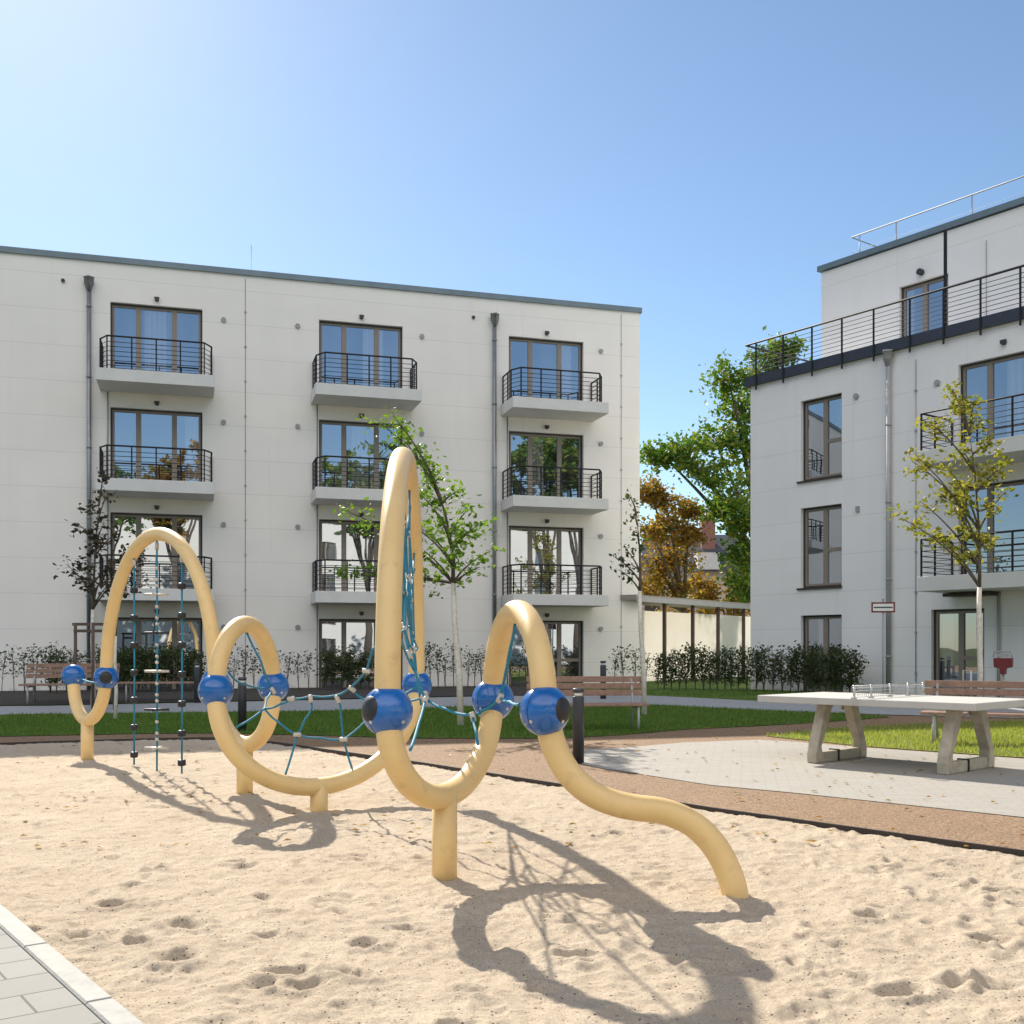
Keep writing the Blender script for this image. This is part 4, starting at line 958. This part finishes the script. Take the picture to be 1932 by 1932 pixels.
# hanging ropes of the far arch
def arch_pt(s): return Vector((A2[0] + (H3[0] - A2[0]) * s, A2[1] + (H3[1] - A2[1]) * s, 0)), BZ + 1.68 * math.sqrt(max(0, 1 - (2 * s - 1) ** 2)) - R0
def s_for(px):
    k = (px - CX) / F; return (k * A2[1] - A2[0]) / ((H3[0] - A2[0]) - k * (H3[1] - A2[1]))
for px, kind in ((253, 'block'), (296, 'rung'), (343, 'block')):
    s = s_for(px); p, zt = arch_pt(s); p = p - Vector((CB.x, CB.y, 0)); bm = bmesh.new()
    add_tube(bm, [p + Vector((0, 0, zt + .02)), p + Vector((0.004, 0, zt * .5)), p + Vector((0, 0, 0.06 if kind == 'block' else -.02))], 0.011, 8)
    rp = obj('hanging_rope', bm, M['rope'], CF); step = 0.325 if kind == 'block' else 0.44
    z = 0.18 if kind == 'block' else 0.30
    d = Vector((1, 0, 0))
    while z < zt - 0.35:
        bm = bmesh.new()
        if kind == 'block':
            add_lathe(bm, p + Vector((0, 0, z - .035)), [(.03, 0), (.045, .008), (.045, .062), (.03, .07)], 12); obj('climbing_block', bm, M['black'], rp)
        else:
            add_tube(bm, [p + d * -.14 + Vector((0, 0, z)), p + d * .14 + Vector((0, 0, z))], .014, 8)
            e = Vector((0, 1, 0)); add_tube(bm, [p + e * -.14 + Vector((0, 0, z)), p + e * .14 + Vector((0, 0, z))], .014, 8); obj('rung', bm, M['black'] if int(z / step) % 2 else M['connector'], rp)
            bm = bmesh.new()
            for dz in (.1, .17, .3): add_sphere(bm, p + Vector((0, 0, z + dz)), .021, 10, 6)
            obj('bead', bm, M['connector'], rp)
        z += step
    bm = bmesh.new(); add_tube(bm, [p + Vector((0, 0, zt - .03)), p + Vector((0, 0, zt - .11))], .022, 8); obj('rope_end', bm, M['connector'], rp)

# ------------------------------------------------------------------ table tennis table
TC = Vector((4.56, 13.02)); TA = math.atan2(-0.733, 0.68)
T = thing('table_tennis_table', 'stone outdoor table tennis table on two splayed concrete trestles', 'table', (TC.x, TC.y, G(12) + .006), TA)
Hh = 0.80
bm = bmesh.new(); add_box(bm, (-1.37, -0.7625, Hh - .085), (1.37, 0.7625, Hh)); obj('tabletop', bm, M['table_top'], T, bevel=.012)
def trestle(x):
    bm = bmesh.new(); w = .065
    # silhouette in the y/z plane, extruded along x: two splayed legs with a rounded inner arch and a foot beam
    out_ = [(-.56, 0), (.56, 0), (.57, .06), (.55, .2), (.42, Hh - .12), (.40, Hh - .09), (-.40, Hh - .09), (-.42, Hh - .12), (-.55, .2), (-.57, .06)]
    inn = [(-.36, .17), (.36, .17), (.38, .2), (.30, .52), (.26, .6), (.16, .665), (.0, .68), (-.16, .665), (-.26, .6), (-.30, .52), (-.38, .2)]
    # inside is open: build as legs + beam + curved top haunches
    legs = []
    for sgn in (-1, 1):
        poly = [(p_[0] - .10, p_[1]) for p_ in [(sgn*.60, 0), (sgn*.605, .12), (sgn*.58, .2), (sgn*.38, Hh - .1), (sgn*.16, Hh - .1), (sgn*.22, Hh - .13), (sgn*.265, .60), (sgn*.29, .52), (sgn*.47, .2), (sgn*.455, .14), (sgn*.44, 0)]]
        a = [bm.verts.new((x - w, p[0], p[1])) for p in poly]; b = [bm.verts.new((x + w, p[0], p[1])) for p in poly]; n = len(poly)
        bm.faces.new(a); bm.faces.new(list(reversed(b)))
        for i in range(n): bm.faces.new((a[i], b[i], b[(i+1)%n], a[(i+1)%n]))
    bmesh.ops.recalc_face_normals(bm, faces=bm.faces[:])
    tr = obj('trestle', bm, M['concrete'], T, bevel=.02)
    bm = bmesh.new(); add_box(bm, (x - w + .012, -.53, 0.0), (x + w - .012, .33, .13)); obj('foot_beam', bm, M['concrete'], tr, bevel=.015)
    bm = bmesh.new(); add_box(bm, (x - w - .003, -.19, -.002), (x + w + .003, -.165, .143)); obj('strap', bm, M['black'], tr)
    for y in (-.37, .17):
        bm = bmesh.new(); add_box(bm, (x - w - .02, y - .06, Hh - .19), (x - w - .003, y + .06, Hh - .088)); add_tube(bm, [(x - w - .02, y, Hh - .14), (x - w - .035, y, Hh - .14)], .016, 8); obj('bracket', bm, M['connector'], tr)
trestle(-.64); trestle(.98)
bm = bmesh.new(); nh = .15
for z in (.02, .055, .09, .125, nh): add_tube(bm, [(0, -.86, Hh + z), (0, .86, Hh + z)], .004 if z < nh else .008, 5)
for k in range(36): y = -.85 + k * .0486; add_tube(bm, [(0, y, Hh + .015), (0, y, Hh + nh)], .0025, 4)
for y in (-.84, -.45, 0, .45, .84): add_box(bm, (-.03, y - .012, Hh), (.03, y + .012, Hh + .02)); add_tube(bm, [(0, y, Hh), (0, y, Hh + nh + .01)], .011, 8)
obj('net', bm, M['steel'], T)

# ------------------------------------------------------------------ benches
def make_bench(label, loc, rz, back=True):
    T = thing('park_bench', label, 'bench', loc, rz, 'wooden park benches round the lawn' if back else None)
    bm = bmesh.new()
    for k in range(4): add_box(bm, (-1.0, -.25 + k * .125, .425), (1.0, -.25 + k * .125 + .108, .465))
    obj('seat', bm, M['wood'], T, bevel=.006)
    bm = bmesh.new()
    for k in range(3 if back else 0):
        y = .29 + k * .04; z = .58 + k * .115; add_box(bm, (-1.0, y, z), (1.0, y + .035, z + .098))
    if back: obj('backrest', bm, M['wood'], T, bevel=.006)
    for x in (-.82, .82):
        for pts in ([(x, -.2, 0), (x, -.2, .42)], [(x, .36, 0), (x, .24, .42), (x, .30, .6), (x, .40, .90)][:(4 if back else 2)]):
            bm = bmesh.new(); add_tube(bm, pts, .022, 8, smoothf=True); obj('leg', bm, M['zinc_light'], T)
        bm = bmesh.new(); add_box(bm, (x - .02, -.22, .385), (x + .02, .26, .423)); obj('bracket', bm, M['zinc_light'], T)
    return T
bn = make_bench('wooden park bench on the lawn just behind the near bollard', (1.28, 18.15, G(18.15)), math.radians(6))
dup(bn, (-9.85, 24.0, G(24.0)), math.radians(8), 'wooden park bench at the far left before the hedge')
make_bench('backless wooden bench by the hedge behind the hanging ropes', (-7.9, 24.6, G(24.6)), math.radians(8), False)
dup(bn, (6.95, 15.5, G(15.5)), math.atan2(-.45, .89), 'wooden park bench on the sunlit lawn behind the table tennis table')

# ------------------------------------------------------------------ bollard lamps
def make_bollard(label, x, y):
    T = thing('bollard_light', label, 'bollard', (x, y, G(y)), 0, 'dark bollard lights')
    bm = bmesh.new(); add_lathe(bm, (0, 0, 0), [(.07, -.05), (.07, .80), (.066, .81)], 20); obj('body', bm, M['bollard'], T)
    bm = bmesh.new(); add_lathe(bm, (0, 0, .812), [(.05, 0), (.05, .045)], 16); obj('lens', bm, M['white'], T)
    bm = bmesh.new(); add_lathe(bm, (0, 0, .859), [(.066, 0), (.07, .008), (.07, .04), (.055, .05)], 20); obj('cap', bm, M['bollard'], T)
    return T
bo = make_bollard('dark bollard light standing at the corner of the paving, nearest of all', .805, 13.1)
dup(bo, ((457 - CX) / F * 18.0, 18.0, G(18)), 0, 'dark bollard light seen through the small yellow loop')
dup(bo, ((1138 - CX) / F * 25.5, 25.5, G(25.5)), 0, 'dark bollard light rising behind the bench beside the near bollard')
dup(bo, ((372 - CX) / F * 24.3, 24.3, G(24.3)), 0, 'dark bollard light right of the hanging ropes, before the hedge')

# ------------------------------------------------------------------ sign, red box, hoop for a door reflection
zs = 24.0; q = P(1666, 1146, zs)
T = thing('fire_lane_sign', 'small red-bordered white sign on a slim grey post before the right block', 'sign', (q.x, zs, G(zs)), math.radians(-14))
hs = q.z - G(zs)
bm = bmesh.new(); add_tube(bm, [(0, 0, -.1), (0, 0, hs + .16)], .022, 10); add_sphere(bm, (0, 0, hs + .17), .03, 10, 6); obj('pole', bm, M['zinc_light'], T)
bm = bmesh.new(); add_box(bm, (-.25, -.036, hs - .115), (.25, -.024, hs + .115)); pl = obj('sign_plate', bm, M['red'], T)
bm = bmesh.new(); add_box(bm, (-.215, -.041, hs - .08), (.215, -.037, hs + .08)); obj('sign_face', bm, M['white'], pl)
bm = bmesh.new(); add_box(bm, (-.2, -.045, hs - .014), (.2, -.042, hs + .014)); obj('sign_lettering', bm, M['bollard'], pl)
zr = 24.0; q = P(1893, 1250, zr)
T = thing('red_hopper_box', 'small dark red tapered box with grey rim on a pole beside the glass door', 'box', (q.x, zr, G(zr)), math.radians(-35)); T.scale = (.8, .8, 1)
hb = q.z - G(zr)
bm = bmesh.new()
prof = [(-.06, -.26), (-.08, -.13), (-.23, -.1), (-.24, .1), (.24, .1), (.23, -.1), (.08, -.13), (.06, -.26)]
a = [bm.verts.new((x, -.12, hb + z)) for x, z in prof]; b = [bm.verts.new((x, .12, hb + z)) for x, z in prof]
bm.faces.new(a); bm.faces.new(list(reversed(b)))
for i in range(8): bm.faces.new((a[i], b[i], b[(i+1)%8], a[(i+1)%8]))
bmesh.ops.recalc_face_normals(bm, faces=bm.faces[:]); obj('body', bm, M['red'], T, bevel=.01)
bm = bmesh.new(); add_tube(bm, [(-.24, -.13, hb + .12), (-.2, -.13, hb + .24), (.2, -.13, hb + .24), (.24, -.13, hb + .12)], .018, 8); add_box(bm, (-.16, -.13, hb + .12), (.16, -.11, hb + .2)); obj('handle', bm, M['zinc_light'], T)
bm = bmesh.new(); add_tube(bm, [(0, 0, -.1), (0, 0, hb - .24)], .03, 10); obj('pole', bm, M['zinc_light'], T)
q = P(1825, 1265, 25.0)  # made-up hoop standing in for a pale reflection in the door
bm = bmesh.new(); add_tube(bm, [(-.09, 0, 0), (-.09, 0, q.z - G(25)), (.09, 0, q.z - G(25)), (.09, 0, 0)], .024, 8)
o = obj('reflection_hoop', bm, M['white'], None); o.location = (q.x, 25.0, G(25)); o.rotation_euler = (0, 0, math.radians(-50))
tag(o, 'small pale hoop added in place of a reflection in the glass door', 'hoop')

rl = random.Random(9); cl = []
for _ in range(420):
    y = rl.uniform(7.5, 20); x = rl.uniform(-.5, .5) * y
    zz = G(y) + .018 if not (y < 16 and x < np.interp(x, [p[0] for p in K], [0] * len(K)) + 99 and y < np.interp(x, [p[0] for p in K], [p[1] for p in K])) else .045
    cl.append((x, y, zz, 0.02))
vs, fs = [], []
for x, y, z, _ in cl:
    a = rl.uniform(0, 6.28); l = rl.uniform(.02, .04); w = l * .6; i = len(vs)
    vs += [(x + l * math.cos(a), y + l * math.sin(a), z), (x - w * math.sin(a), y + w * math.cos(a), z + .012), (x - l * math.cos(a), y - l * math.sin(a), z), (x + w * math.sin(a), y - w * math.cos(a), z + .006)]; fs.append((i, i+1, i+2, i+3))
o = pobj('fallen_leaves', vs, fs, M['leaf_autumn']); o['kind'] = 'stuff'; o['label'] = 'small dry leaves scattered over the sand, paving and rubber path'; o['category'] = 'leaves'
